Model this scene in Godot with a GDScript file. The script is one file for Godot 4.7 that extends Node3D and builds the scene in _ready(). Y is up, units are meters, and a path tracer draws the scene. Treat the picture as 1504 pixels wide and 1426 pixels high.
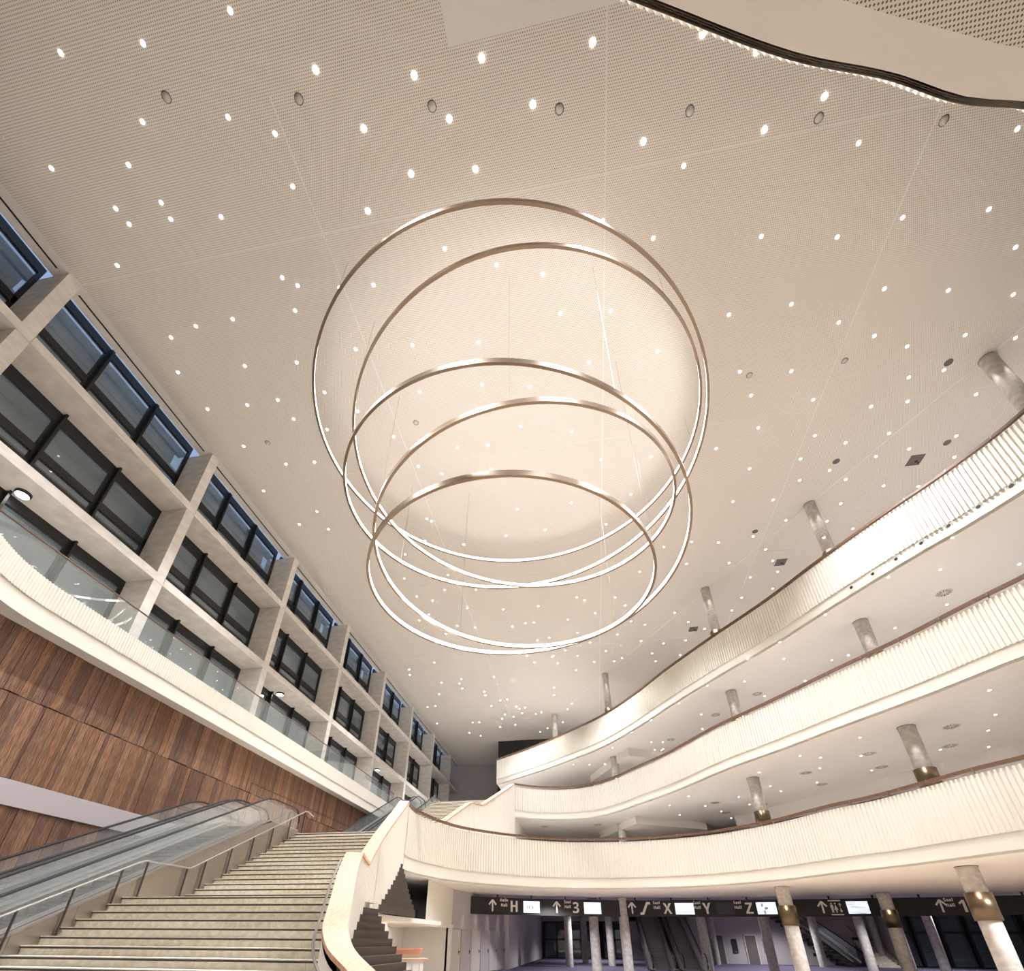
extends Node3D
# Congress-hall foyer. x to the east, y up, d = depth into the hall (d = -z). Heights in the tables are measured from the camera's eye, EYE above the floor.
const EYE := 1.6
const CEIL := 19.5
const L1 := 3.42
const L2 := 8.45
const L3 := 13.4
var M := {}
var names := {}
var rng := RandomNumberGenerator.new()

func P(x: float, y: float, d: float) -> Vector3:
	return Vector3(x, y + EYE, -d)

# ---------------------------------------------------------------- naming
func numbered(parent: Node, called: String) -> String:
	var key := str(parent.get_instance_id()) + called
	var n: int = names.get(key, 0)
	names[key] = n + 1
	return called if n == 0 else "%s_%03d" % [called, n]

func tag(o: Node, label := "", category := "", group := "", kind := "") -> Node:
	if label: o.set_meta("label", label)
	if category: o.set_meta("category", category)
	if group: o.set_meta("group", group)
	if kind: o.set_meta("kind", kind)
	return o

func thing(called: String, label: String, category: String, at := Vector3.ZERO, group := "", kind := "") -> Node3D:
	var o := Node3D.new()
	o.name = numbered(self, called)
	add_child(o, true)
	o.position = at
	tag(o, label, category, group, kind)
	return o

func obj(called: String, st: Variant, m: Material, parent: Node = null) -> MeshInstance3D:
	var p: Node = parent if parent else self
	var o := MeshInstance3D.new()
	if st is SurfaceTool:
		(st as SurfaceTool).generate_normals()
		o.mesh = (st as SurfaceTool).commit()
	else:
		o.mesh = st
	o.material_override = m
	o.name = numbered(p, called)
	p.add_child(o, true)
	return o

func copy(src: Node3D, at: Vector3, label: String, group := "") -> Node3D:
	var c: Node3D = src.duplicate()
	c.name = numbered(self, String(src.name).rstrip("0123456789").rstrip("_"))
	add_child(c, true)
	c.position = at
	if label: c.set_meta("label", label)
	if group: c.set_meta("group", group)
	return c

# ---------------------------------------------------------------- mesh helpers
func mb(smooth := false) -> SurfaceTool:
	var st := SurfaceTool.new()
	st.begin(Mesh.PRIMITIVE_TRIANGLES)
	st.set_smooth_group(0 if smooth else -1)
	return st

func tri(st: SurfaceTool, a: Vector3, b: Vector3, c: Vector3) -> void:
	st.add_vertex(a); st.add_vertex(b); st.add_vertex(c)

func quad(st: SurfaceTool, a: Vector3, b: Vector3, c: Vector3, d: Vector3) -> void:
	tri(st, a, b, c); tri(st, a, c, d)

# box from corner o along three edge vectors
func brick(st: SurfaceTool, o: Vector3, u: Vector3, v: Vector3, w: Vector3) -> void:
	if u.cross(v).dot(w) < 0.0:
		var t := u; u = v; v = t
	quad(st, o, o + v, o + u + v, o + u)
	quad(st, o + w, o + u + w, o + u + v + w, o + v + w)
	quad(st, o, o + u, o + u + w, o + w)
	quad(st, o + v, o + v + w, o + u + v + w, o + u + v)
	quad(st, o, o + w, o + v + w, o + v)
	quad(st, o + u, o + u + v, o + u + v + w, o + u + w)

# axis box given in (x, y, d) ranges
func bx(st: SurfaceTool, x0: float, x1: float, y0: float, y1: float, d0: float, d1: float) -> void:
	brick(st, P(x0, y0, d0), Vector3(x1 - x0, 0, 0), Vector3(0, y1 - y0, 0), Vector3(0, 0, d0 - d1))

# bar of a w x h section between two points (h upwards)
func bar(st: SurfaceTool, a: Vector3, b: Vector3, w: float, h: float) -> void:
	var f := (b - a)
	var side := f.cross(Vector3.UP)
	side = Vector3.RIGHT if side.length() < 1e-5 else side.normalized()
	var up := side.cross(f).normalized()
	brick(st, a - side * w / 2 - up * h / 2, side * w, up * h, f)

func tube(st: SurfaceTool, pts: Array, r: float, n := 8) -> void:
	var rings := []
	for i in pts.size():
		var f: Vector3 = (pts[mini(i + 1, pts.size() - 1)] - pts[maxi(i - 1, 0)]).normalized()
		var s := f.cross(Vector3.UP)
		s = Vector3.RIGHT if s.length() < 1e-4 else s.normalized()
		var u := s.cross(f).normalized()
		var ring := []
		for k in n:
			var a := TAU * k / n
			ring.append(pts[i] + (s * cos(a) + u * sin(a)) * r)
		rings.append(ring)
	for i in rings.size() - 1:
		for k in n:
			quad(st, rings[i][k], rings[i + 1][k], rings[i + 1][(k + 1) % n], rings[i][(k + 1) % n])

# flat rectangle-section band swept along points: w wide (horizontal), h high
func sweep(st: SurfaceTool, pts: Array, w: float, h: float) -> void:
	var rings := []
	for i in pts.size():
		var f: Vector3 = (pts[mini(i + 1, pts.size() - 1)] - pts[maxi(i - 1, 0)])
		var s := Vector3(f.x, 0, f.z).cross(Vector3.UP).normalized() * w / 2
		var p: Vector3 = pts[i]
		rings.append([p - s, p + s, p + s + Vector3(0, h, 0), p - s + Vector3(0, h, 0)])
	for i in rings.size() - 1:
		for k in 4:
			quad(st, rings[i][k], rings[i][(k + 1) % 4], rings[i + 1][(k + 1) % 4], rings[i + 1][k])
	quad(st, rings[0][0], rings[0][3], rings[0][2], rings[0][1])
	var e: Array = rings[-1]
	quad(st, e[0], e[1], e[2], e[3])

func lathe(st: SurfaceTool, at: Vector3, prof: Array, n := 24) -> void: # prof: Vector2(r, y)
	for i in prof.size() - 1:
		for k in n:
			var a := TAU * k / n
			var b := TAU * (k + 1) / n
			var p: Vector2 = prof[i]
			var q: Vector2 = prof[i + 1]
			quad(st, at + Vector3(p.x * cos(a), p.y, p.x * sin(a)), at + Vector3(q.x * cos(a), q.y, q.x * sin(a)), at + Vector3(q.x * cos(b), q.y, q.x * sin(b)), at + Vector3(p.x * cos(b), p.y, p.x * sin(b)))

func slab(st: SurfaceTool, poly: PackedVector2Array, y0: float, y1: float) -> void: # poly in (x, d)
	var ix := Geometry2D.triangulate_polygon(poly)
	for i in range(0, ix.size(), 3):
		var a := poly[ix[i]]; var b := poly[ix[i + 1]]; var c := poly[ix[i + 2]]
		tri(st, P(a.x, y1, a.y), P(b.x, y1, b.y), P(c.x, y1, c.y))
		tri(st, P(a.x, y0, a.y), P(c.x, y0, c.y), P(b.x, y0, b.y))
	for i in poly.size():
		var a := poly[i]; var b := poly[(i + 1) % poly.size()]
		quad(st, P(a.x, y0, a.y), P(b.x, y0, b.y), P(b.x, y1, b.y), P(a.x, y1, a.y))

# ---------------------------------------------------------------- plan curves
func spline(raw: Array, step := 0.1) -> PackedVector2Array:
	var c := Curve2D.new()
	c.bake_interval = step
	var pts := PackedVector2Array()
	for i in range(0, raw.size(), 2): pts.append(Vector2(raw[i], raw[i + 1]))
	for i in pts.size():
		var t := (pts[mini(i + 1, pts.size() - 1)] - pts[maxi(i - 1, 0)])
		var back := 0.0 if i == 0 else pts[i].distance_to(pts[i - 1])
		var on := 0.0 if i == pts.size() - 1 else pts[i].distance_to(pts[i + 1])
		t = t.normalized()
		c.add_point(pts[i], -t * back / 3.0, t * on / 3.0)
	return c.get_baked_points()

func along(path: PackedVector2Array, step: float) -> Array: # [[point, outward normal (left of the run), length so far]]
	var out := []
	var total := 0.0
	var lens := [0.0]
	for i in path.size() - 1:
		total += path[i].distance_to(path[i + 1]); lens.append(total)
	var n := int(total / step)
	var k := 0
	for i in n + 1:
		var s := minf(i * step, total)
		while k < path.size() - 2 and lens[k + 1] < s: k += 1
		var span: float = lens[k + 1] - lens[k]
		var f: float = 0.0 if span < 1e-6 else (s - lens[k]) / span
		var a: Vector2 = path[maxi(k - 1, 0)]
		var b: Vector2 = path[mini(k + 2, path.size() - 1)]
		var t := (b - a).normalized()
		out.append([path[k].lerp(path[k + 1], f), Vector2(t.y, -t.x), s])
	return out

func off(path: PackedVector2Array, o: float) -> PackedVector2Array:
	var r := PackedVector2Array()
	for i in path.size():
		var t := (path[mini(i + 1, path.size() - 1)] - path[maxi(i - 1, 0)]).normalized()
		r.append(path[i] + Vector2(t.y, -t.x) * o)
	return r

# wall strip along a plan path between heights given as Callables of the plan point
func strip(st: SurfaceTool, path: PackedVector2Array, lo: Callable, hi: Callable) -> void:
	for i in path.size() - 1:
		var a := path[i]; var b := path[i + 1]
		quad(st, P(a.x, lo.call(a), a.y), P(b.x, lo.call(b), b.y), P(b.x, hi.call(b), b.y), P(a.x, hi.call(a), a.y))

# vertically ribbed panel: trapezoid ribs standing proud (depth) of the path towards its right-hand normal
func ribbed(st: SurfaceTool, path: PackedVector2Array, lo: Callable, hi: Callable, pitch := 0.15, depth := 0.045) -> void:
	var prof := [[0.0, 0.0], [0.36, 0.0], [0.5, 1.0], [0.86, 1.0]]
	var samples := along(path, pitch * 0.02 * 7.0)
	var base := along(path, pitch)
	var pts := []
	for i in base.size() - 1:
		var p0: Vector2 = base[i][0]; var p1: Vector2 = base[i + 1][0]
		var n: Vector2 = base[i][1]
		for q in prof:
			pts.append([p0.lerp(p1, q[0]) + n * (q[1] * depth), p0.lerp(p1, q[0])])
	for i in pts.size() - 1:
		var a: Vector2 = pts[i][0]; var b: Vector2 = pts[i + 1][0]
		var a0: Vector2 = pts[i][1]; var b0: Vector2 = pts[i + 1][1]
		var la: float = lo.call(a0); var lb: float = lo.call(b0); var ha: float = hi.call(a0); var hb: float = hi.call(b0)
		quad(st, P(a.x, la, a.y), P(b.x, lb, b.y), P(b.x, hb, b.y), P(a.x, ha, a.y))
		quad(st, P(a0.x, la, a0.y), P(b0.x, lb, b0.y), P(b.x, lb, b.y), P(a.x, la, a.y))
		quad(st, P(a.x, ha, a.y), P(b.x, hb, b.y), P(b0.x, hb, b0.y), P(a0.x, ha, a0.y))

func k(v: float) -> Callable:
	return func(_p): return v

# ---------------------------------------------------------------- materials
func mat(c: Color, rough := 0.7, metal := 0.0) -> StandardMaterial3D:
	var m := StandardMaterial3D.new()
	m.albedo_color = c; m.roughness = rough; m.metallic = metal
	return m

func noise(freq: float, seed_: int, ramp: Array, w := 512, h := 512, oct := 4) -> NoiseTexture2D:
	var n := FastNoiseLite.new()
	n.seed = seed_; n.frequency = freq; n.fractal_octaves = oct
	var g := Gradient.new()
	g.offsets = PackedFloat32Array([0.2, 0.8]); g.colors = PackedColorArray([ramp[0], ramp[1]])
	var t := NoiseTexture2D.new()
	t.width = w; t.height = h; t.seamless = true; t.noise = n; t.color_ramp = g
	return t

func tri_tex(m: StandardMaterial3D, t: Texture2D, scale: Vector3) -> StandardMaterial3D:
	m.albedo_texture = t; m.uv1_triplanar = true; m.uv1_world_triplanar = true; m.uv1_scale = scale
	return m

func glass(c: Color, a: float) -> StandardMaterial3D:
	var m := mat(Color(c.r, c.g, c.b, a), 0.02)
	m.transparency = BaseMaterial3D.TRANSPARENCY_ALPHA
	m.metallic_specular = 0.5
	return m

func glow(c: Color, e: float) -> StandardMaterial3D:
	var m := mat(c, 0.5)
	m.emission_enabled = true; m.emission = c; m.emission_energy_multiplier = e
	return m

func perforated(base: Color, hole: Color, stagger: bool) -> ImageTexture:
	var n := 256
	var im := Image.create(n, n, true, Image.FORMAT_RGB8)
	im.fill(base)
	var cell := 32
	for gy in 9:
		for gx in 9:
			var cx := gx * cell + (cell / 2 if stagger and gy % 2 else 0)
			for y in range(-9, 10):
				for x in range(-9, 10):
					if x * x + y * y <= 72:
						im.set_pixel(posmod(cx + x, n), posmod(gy * cell + y, n), hole)
	im.generate_mipmaps()
	return ImageTexture.create_from_image(im)

func make_materials() -> void:
	var cream := Color(0.905, 0.88, 0.83)
	M.white = mat(Color(0.90, 0.88, 0.855), 0.75)
	M.soffit = mat(Color(0.89, 0.865, 0.835), 0.8)
	M.cream = mat(cream, 0.6)
	M.rib = mat(cream, 0.6)
	M.ceiling = tri_tex(mat(Color.WHITE, 0.85), perforated(Color(0.895, 0.87, 0.835), Color(0.66, 0.62, 0.57), true), Vector3.ONE * 2.16)
	M.perf = tri_tex(mat(Color.WHITE, 0.85), perforated(Color(0.86, 0.835, 0.79), Color(0.40, 0.36, 0.32), true), Vector3.ONE * 2.16)
	M.concrete = tri_tex(mat(Color(0.90, 0.875, 0.84), 0.85), noise(0.012, 3, [Color(0.93, 0.925, 0.92), Color(1, 1, 1)]), Vector3(0.2, 0.4, 0.2))
	M.stone = tri_tex(mat(Color(0.92, 0.885, 0.82), 0.55), noise(0.03, 9, [Color(0.90, 0.89, 0.86), Color(1, 1, 1)]), Vector3.ONE * 0.4)
	M.stone2 = tri_tex(mat(Color(0.90, 0.86, 0.79), 0.55), noise(0.03, 11, [Color(0.90, 0.89, 0.86), Color(1, 1, 1)]), Vector3.ONE * 0.4)
	M.stone3 = tri_tex(mat(Color(0.93, 0.90, 0.84), 0.55), noise(0.03, 12, [Color(0.91, 0.90, 0.87), Color(1, 1, 1)]), Vector3.ONE * 0.4)
	M.joint = mat(Color(0.25, 0.21, 0.17), 0.7)
	M.bronze = mat(Color(0.52, 0.45, 0.38), 0.32, 0.85)
	M.bronze_dark = mat(Color(0.42, 0.36, 0.28), 0.35, 0.8)
	M.steel = mat(Color(0.72, 0.70, 0.68), 0.28, 0.9)
	M.steel_matt = mat(Color(0.62, 0.58, 0.54), 0.42, 0.85)
	M.black = mat(Color(0.075, 0.072, 0.07), 0.5)
	M.rubber = mat(Color(0.10, 0.09, 0.09), 0.45)
	M.frame = mat(Color(0.115, 0.11, 0.108), 0.45)
	M.railwood = tri_tex(mat(Color(0.47, 0.34, 0.25), 0.5), noise(0.02, 21, [Color(0.8, 0.78, 0.75), Color(1, 1, 1)]), Vector3(0.4, 4, 0.4))
	M.capwood = tri_tex(mat(Color(0.86, 0.68, 0.57), 0.5), noise(0.02, 22, [Color(0.86, 0.82, 0.78), Color(1, 1, 1)]), Vector3(3, 0.3, 0.5))
	var grain := noise(0.02, 31, [Color(0.70, 0.66, 0.62), Color(1, 1, 1)], 512, 512, 5)
	M.planks = []
	for c in [Color(0.57, 0.42, 0.315), Color(0.50, 0.36, 0.27), Color(0.63, 0.475, 0.36), Color(0.45, 0.325, 0.25), Color(0.545, 0.405, 0.32), Color(0.60, 0.43, 0.31), Color(0.51, 0.385, 0.315)]:
		M.planks.append(tri_tex(mat(c, 0.55), grain, Vector3(3.0, 0.18, 3.0)))
	M.glass = glass(Color(0.80, 0.86, 0.86), 0.10)
	M.pane = glass(Color(0.55, 0.62, 0.66), 0.22)
	M.rail_glass = glass(Color(0.74, 0.80, 0.78), 0.10)
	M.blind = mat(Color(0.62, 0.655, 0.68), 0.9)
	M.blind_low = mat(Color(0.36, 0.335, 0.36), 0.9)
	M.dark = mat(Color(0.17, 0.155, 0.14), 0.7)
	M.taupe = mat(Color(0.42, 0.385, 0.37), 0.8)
	M.mauve = mat(Color(0.72, 0.69, 0.69), 0.8)
	M.carpet = tri_tex(mat(Color(0.40, 0.37, 0.46), 0.95), noise(0.05, 41, [Color(0.75, 0.74, 0.78), Color(1, 1, 1)]), Vector3.ONE * 0.6)
	M.hall_floor = tri_tex(mat(Color(0.80, 0.74, 0.66), 0.35), noise(0.02, 42, [Color(0.92, 0.91, 0.9), Color(1, 1, 1)]), Vector3.ONE * 0.3)
	M.led = glow(Color(1.0, 0.965, 0.92), 3.0)
	M.lamp = glow(Color(1.0, 0.97, 0.93), 14.0)
	M.lamp_blue = glow(Color(0.86, 0.92, 1.0), 14.0)
	M.trim = mat(Color(0.80, 0.78, 0.75), 0.6)
	M.sign = mat(Color(0.135, 0.12, 0.11), 0.6)
	M.letter = mat(Color(0.93, 0.90, 0.88), 0.6)
	M.ink = mat(Color(0.06, 0.05, 0.045), 0.6)
	M.step = mat(Color(0.52, 0.50, 0.50), 0.5, 0.4)
	M.step_dark = mat(Color(0.22, 0.21, 0.21), 0.5, 0.3)
	M.column = tri_tex(mat(Color(0.80, 0.78, 0.75), 0.7), noise(0.015, 51, [Color(0.86, 0.85, 0.84), Color(1, 1, 1)]), Vector3.ONE * 0.5)

# ---------------------------------------------------------------- lights
func spot(called: String, at: Vector3, to: Vector3, e: float, angle: float, c := Color(1.0, 0.93, 0.85), size := 0.08, parent: Node = null) -> void:
	var l := SpotLight3D.new()
	l.name = numbered(parent if parent else self, called)
	(parent if parent else self).add_child(l, true)
	l.light_color = c; l.light_energy = e; l.spot_angle = angle; l.spot_range = 80.0; l.spot_attenuation = 2.0
	l.light_size = size; l.shadow_enabled = true; l.spot_angle_attenuation = 0.6
	l.look_at_from_position(at, to, Vector3.UP if absf((to - at).normalized().y) < 0.99 else Vector3.RIGHT)

func area(called: String, at: Vector3, facing: Vector3, sx: float, sy: float, e: float, c: Color, parent: Node = null) -> void:
	var l := AreaLight3D.new()
	l.name = numbered(parent if parent else self, called)
	(parent if parent else self).add_child(l, true)
	l.area_size = Vector2(sx, sy); l.light_color = c; l.light_energy = e; l.area_range = 80.0; l.area_attenuation = 2.0
	l.area_normalize_energy = true; l.shadow_enabled = true
	l.look_at_from_position(at, at + facing, Vector3.UP if absf(facing.normalized().y) < 0.99 else Vector3.RIGHT)

func setup_view() -> void:
	# shifted lens: measured principal point (742, 965) and focal length 713.4 px in the 1504 x 1426 frame
	var cam := Camera3D.new()
	cam.name = "camera"
	add_child(cam)
	cam.projection = Camera3D.PROJECTION_FRUSTUM
	var f := 713.43
	cam.near = 0.1; cam.far = 300.0
	cam.size = 0.1 * 1426.0 / f
	cam.frustum_offset = Vector2(0.1 * (752.0 - 742.0) / f, 0.1 * (965.0 - 713.0) / f)
	# camera axes in world: rows of the measured rotation (x, y up, depth)
	var right := Vector3(0.98708, 0.00574, -0.16014).normalized()
	var fwd := Vector3(-0.14212, 0.50208, -0.85306).normalized()
	right = (right - fwd * right.dot(fwd)).normalized()
	cam.transform = Transform3D(Basis(right, right.cross(fwd), -fwd), P(0, 0, 0))
	cam.current = true
	var we := WorldEnvironment.new()
	we.name = "environment"
	add_child(we)
	var e := Environment.new()
	e.background_mode = Environment.BG_SKY
	var sky := Sky.new()
	var sm := ProceduralSkyMaterial.new()
	sm.sky_top_color = Color(0.50, 0.58, 0.70); sm.sky_horizon_color = Color(0.72, 0.74, 0.76)
	sm.ground_bottom_color = Color(0.35, 0.34, 0.33); sm.ground_horizon_color = Color(0.6, 0.6, 0.6)
	sky.sky_material = sm
	e.sky = sky
	e.background_energy_multiplier = 1.0
	e.tonemap_mode = Environment.TONE_MAPPER_LINEAR
	e.tonemap_exposure = 1.45
	e.sdfgi_enabled = true; e.ssao_enabled = true; e.ssil_enabled = true
	we.environment = e

# ================================================================ setting
const B1 := [-6.85, 18.4, -6.95, 19.2, -6.92, 19.9, -6.8, 20.7, -6.5, 22.0, -5.8, 23.55, -4.22, 25.3, -2.83, 26.35, -1.47, 27.0, -0.07, 27.3, 1.27, 27.4, 2.7, 27.25, 3.92, 26.92, 5.95, 25.9, 8.0, 23.65, 9.34, 21.1, 10.3, 19.8, 11.15, 17.97, 11.77, 16.6, 12.4, 15.6, 13.6, 13.4, 15.2, 10.2]
const B2 := [-4.97, 34.0, -4.0, 34.7, -2.95, 35.15, -1.67, 35.35, -0.38, 35.2, 0.89, 34.5, 2.08, 33.2, 3.15, 31.5, 4.93, 28.75, 6.85, 24.9, 8.65, 22.1, 10.25, 19.4, 11.75, 17.0, 12.75, 15.1, 13.5, 13.8, 14.6, 11.7, 16.0, 8.8]
const B3 := [-7.95, 43.55, -6.14, 42.1, -3.74, 40.1, -1.57, 38.02, 0.42, 36.0, 1.95, 34.1, 3.76, 31.2, 5.59, 27.7, 7.45, 24.5, 9.58, 21.1, 10.92, 18.55, 12.46, 15.9, 13.55, 14.2, 14.55, 12.2, 14.9, 10.2, 14.3, 8.2, 12.8, 6.4, 10.8, 5.0, 8.53, 3.96, 7.1, 3.62, 5.8, 3.15, 4.16, 2.67, 2.44, 2.01, 0.0, 1.0, -3.0, -0.6, -6.0, -2.6]
var b1: PackedVector2Array
var b2: PackedVector2Array
var b3: PackedVector2Array
var stairwall: PackedVector2Array

func outline(path: PackedVector2Array, inset: float, rest: Array) -> PackedVector2Array:
	var r := PackedVector2Array()
	var o := off(path, inset)
	for i in range(0, o.size(), 5): r.append(o[i])
	if r[-1].distance_to(o[-1]) > 0.05: r.append(o[-1])
	for i in range(0, rest.size(), 2): r.append(Vector2(rest[i], rest[i + 1]))
	return r

func setting() -> void:
	var st := mb()
	bx(st, -20, 42, -1.9, -1.6, -14, 62)
	tag(obj("floor", st, M.hall_floor), "pale stone ground floor of the foyer", "floor", "", "structure")
	st = mb()
	bx(st, -8, 40, -1.6, -1.585, 29.0, 61.5)
	tag(obj("floor", st, M.carpet), "mauve grey carpet of the rear hall on the ground level", "floor", "", "structure")
	# main ceiling: perforated field, plain border along the facade, joints
	var c := thing("ceiling", "high perforated cream ceiling over the foyer", "ceiling", Vector3.ZERO, "", "structure")
	st = mb(); bx(st, -15.9, 42, CEIL, CEIL + 0.35, 2.6, 62); bx(st, -15.9, -2, CEIL, CEIL + 0.35, -1, 2.6)
	obj("perforated_field", st, M.ceiling, c)
	st = mb(); bx(st, -16.63, -15.9, CEIL + 0.004, CEIL + 0.35, -14, 62); bx(st, -15.9, 42, CEIL + 0.004, CEIL + 0.35, -14, 2.6)
	obj("plain_border", st, M.white, c)
	for x in [-6.95, 1.95, 10.87]:
		st = mb(); bx(st, x - 0.02, x + 0.02, CEIL - 0.006, CEIL, 2.6, 60); obj("joint_strip", st, M.white, c)
	for d in [5.6, 14.5, 23.4, 32.3]:
		st = mb(); bx(st, -16.0, 30, CEIL - 0.005, CEIL, d - 0.012, d + 0.012); obj("joint_strip", st, M.white, c)
	st = mb(); bar(st, P(17.6, CEIL, 11.4), P(-3.0, CEIL, 46.4), 0.06, 0.012); obj("joint_strip", st, M.white, c)
	for kk in range(-1, 8):
		var d0 := 5.22 + 7.21 * kk
		st = mb(); bx(st, -16.31, -16.25, CEIL - 0.008, CEIL, d0 + 0.63, d0 + 7.03); obj("slot_diffuser", st, M.black, c)
	for h in [[-15.4, 2.0, 0.55, 0.45], [-15.55, 6.75, 0.5, 0.6]]:
		st = mb(); bx(st, h[0], h[0] + h[2], CEIL - 0.008, CEIL, h[1], h[1] + 0.02); bx(st, h[0], h[0] + h[2], CEIL - 0.008, CEIL, h[1] + h[3], h[1] + h[3] + 0.02)
		bx(st, h[0], h[0] + 0.02, CEIL - 0.008, CEIL, h[1], h[1] + h[3]); bx(st, h[0] + h[2], h[0] + h[2] + 0.02, CEIL - 0.008, CEIL, h[1], h[1] + h[3])
		obj("access_hatch", st, M.white, c)
	# upper floors
	var p1 := outline(b1, -0.12, [30, 0, 40, 20, 40, 60, -15, 60, -15, 17.83, -7.1, 17.83])
	st = mb(); slab(st, p1, 2.19, L1); tag(obj("floor", st, M.soffit), "first upper floor slab with its cream soffit over the check-in level", "floor", "", "structure")
	var p2 := outline(b2, -0.12, [30, 0, 40, 20, 40, 60, -14.5, 60, -14.5, 35.7, -10.8, 35.7, -10.8, 33.9, -5.2, 33.9])
	st = mb(); slab(st, p2, 7.25, L2); tag(obj("floor", st, M.soffit), "second upper floor slab with its greyish soffit", "floor", "", "structure")
	var p3 := outline(b3, -0.12, [-6.2, -13.5, 40, -13.5, 40, 60, -7.9, 60])
	st = mb(); slab(st, p3, 12.2, L3); tag(obj("floor", st, M.soffit), "third upper floor slab carrying the topmost balcony", "floor", "", "structure")
	# perforated lining under the near wing of the top balcony
	var inner := off(spline([8.7, 3.2, 7.71, 3.08, 6.5, 2.72, 4.83, 2.18, 2.4, 1.3, 0.0, 0.3, -3, -1.3, -6, -3.3], 0.3), 0.0)
	var pp := PackedVector2Array(inner); pp.append(Vector2(-6, -13)); pp.append(Vector2(12, -13)); pp.append(Vector2(12, 3.2))
	st = mb(); slab(st, pp, 12.188, 12.2)
	tag(obj("ceiling", st, M.perf), "coarsely perforated panel under the near wing of the topmost balcony", "ceiling", "", "structure")
	# enclosing walls
	st = mb(); bx(st, -20, 42, -1.6, CEIL + 0.35, 60, 60.4)
	tag(obj("wall_rear", st, M.mauve), "grey end wall of the hall beyond the facade", "wall", "", "structure")
	st = mb(); bx(st, 41.6, 42, -1.6, CEIL + 0.35, -14, 60)
	tag(obj("wall_east", st, M.soffit), "plain outer wall behind the balconies", "wall", "", "structure")
	st = mb(); bx(st, -20.4, -19.9, -1.6, CEIL + 1.6, -14, 62)
	tag(obj("wall_office", st, M.blind), "rear wall of the rooms behind the concrete facade", "wall", "", "structure")
	# entrance front behind the camera: piers and lintel round large panes
	st = mb()
	bx(st, -20, 42, 9.0, CEIL + 0.35, -14.4, -14)
	for x in [-20.0, -11.0, -2.0, 7.0, 16.0, 25.0, 34.0]: bx(st, x, x + 0.8, -1.6, 9.0, -14.4, -14)
	tag(obj("wall_entrance", st, M.white), "white entrance front with tall glazed bays behind the viewer", "wall", "", "structure")
	# upper-level back walls along the balconies
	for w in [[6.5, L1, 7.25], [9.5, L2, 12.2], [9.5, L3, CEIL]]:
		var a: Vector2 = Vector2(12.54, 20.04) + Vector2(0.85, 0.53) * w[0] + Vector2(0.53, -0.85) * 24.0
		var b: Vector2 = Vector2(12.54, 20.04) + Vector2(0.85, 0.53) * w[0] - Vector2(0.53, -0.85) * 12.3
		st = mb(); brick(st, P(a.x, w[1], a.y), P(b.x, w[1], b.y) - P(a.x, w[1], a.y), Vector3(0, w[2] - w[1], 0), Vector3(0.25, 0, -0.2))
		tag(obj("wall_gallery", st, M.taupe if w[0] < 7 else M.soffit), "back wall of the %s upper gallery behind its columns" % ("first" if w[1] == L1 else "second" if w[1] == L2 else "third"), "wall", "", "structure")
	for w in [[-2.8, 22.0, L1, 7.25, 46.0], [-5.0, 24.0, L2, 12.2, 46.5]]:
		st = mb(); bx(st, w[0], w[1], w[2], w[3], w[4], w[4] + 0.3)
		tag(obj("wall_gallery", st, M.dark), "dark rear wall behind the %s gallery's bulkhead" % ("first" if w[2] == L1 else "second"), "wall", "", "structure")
	# dark panelled wall beside the third balcony
	var dw := thing("wall_panelled", "dark panelled wall rising behind the far end of the topmost balcony", "wall", Vector3.ZERO, "", "structure")
	for i in 9:
		var x := -9.3 + i * 1.55
		st = mb(); bx(st, x, x + 1.52, L2, CEIL, 51.9, 52.1); obj("panel", st, M.dark, dw)
	st = mb(); bx(st, -9.33, 4.7, L2, CEIL, 52.1, 52.3); obj("backing", st, M.black, dw)
	st = mb(); bx(st, -9.36, -9.24, L2, CEIL, 51.85, 60); obj("corner_post", st, M.frame, dw)

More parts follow.
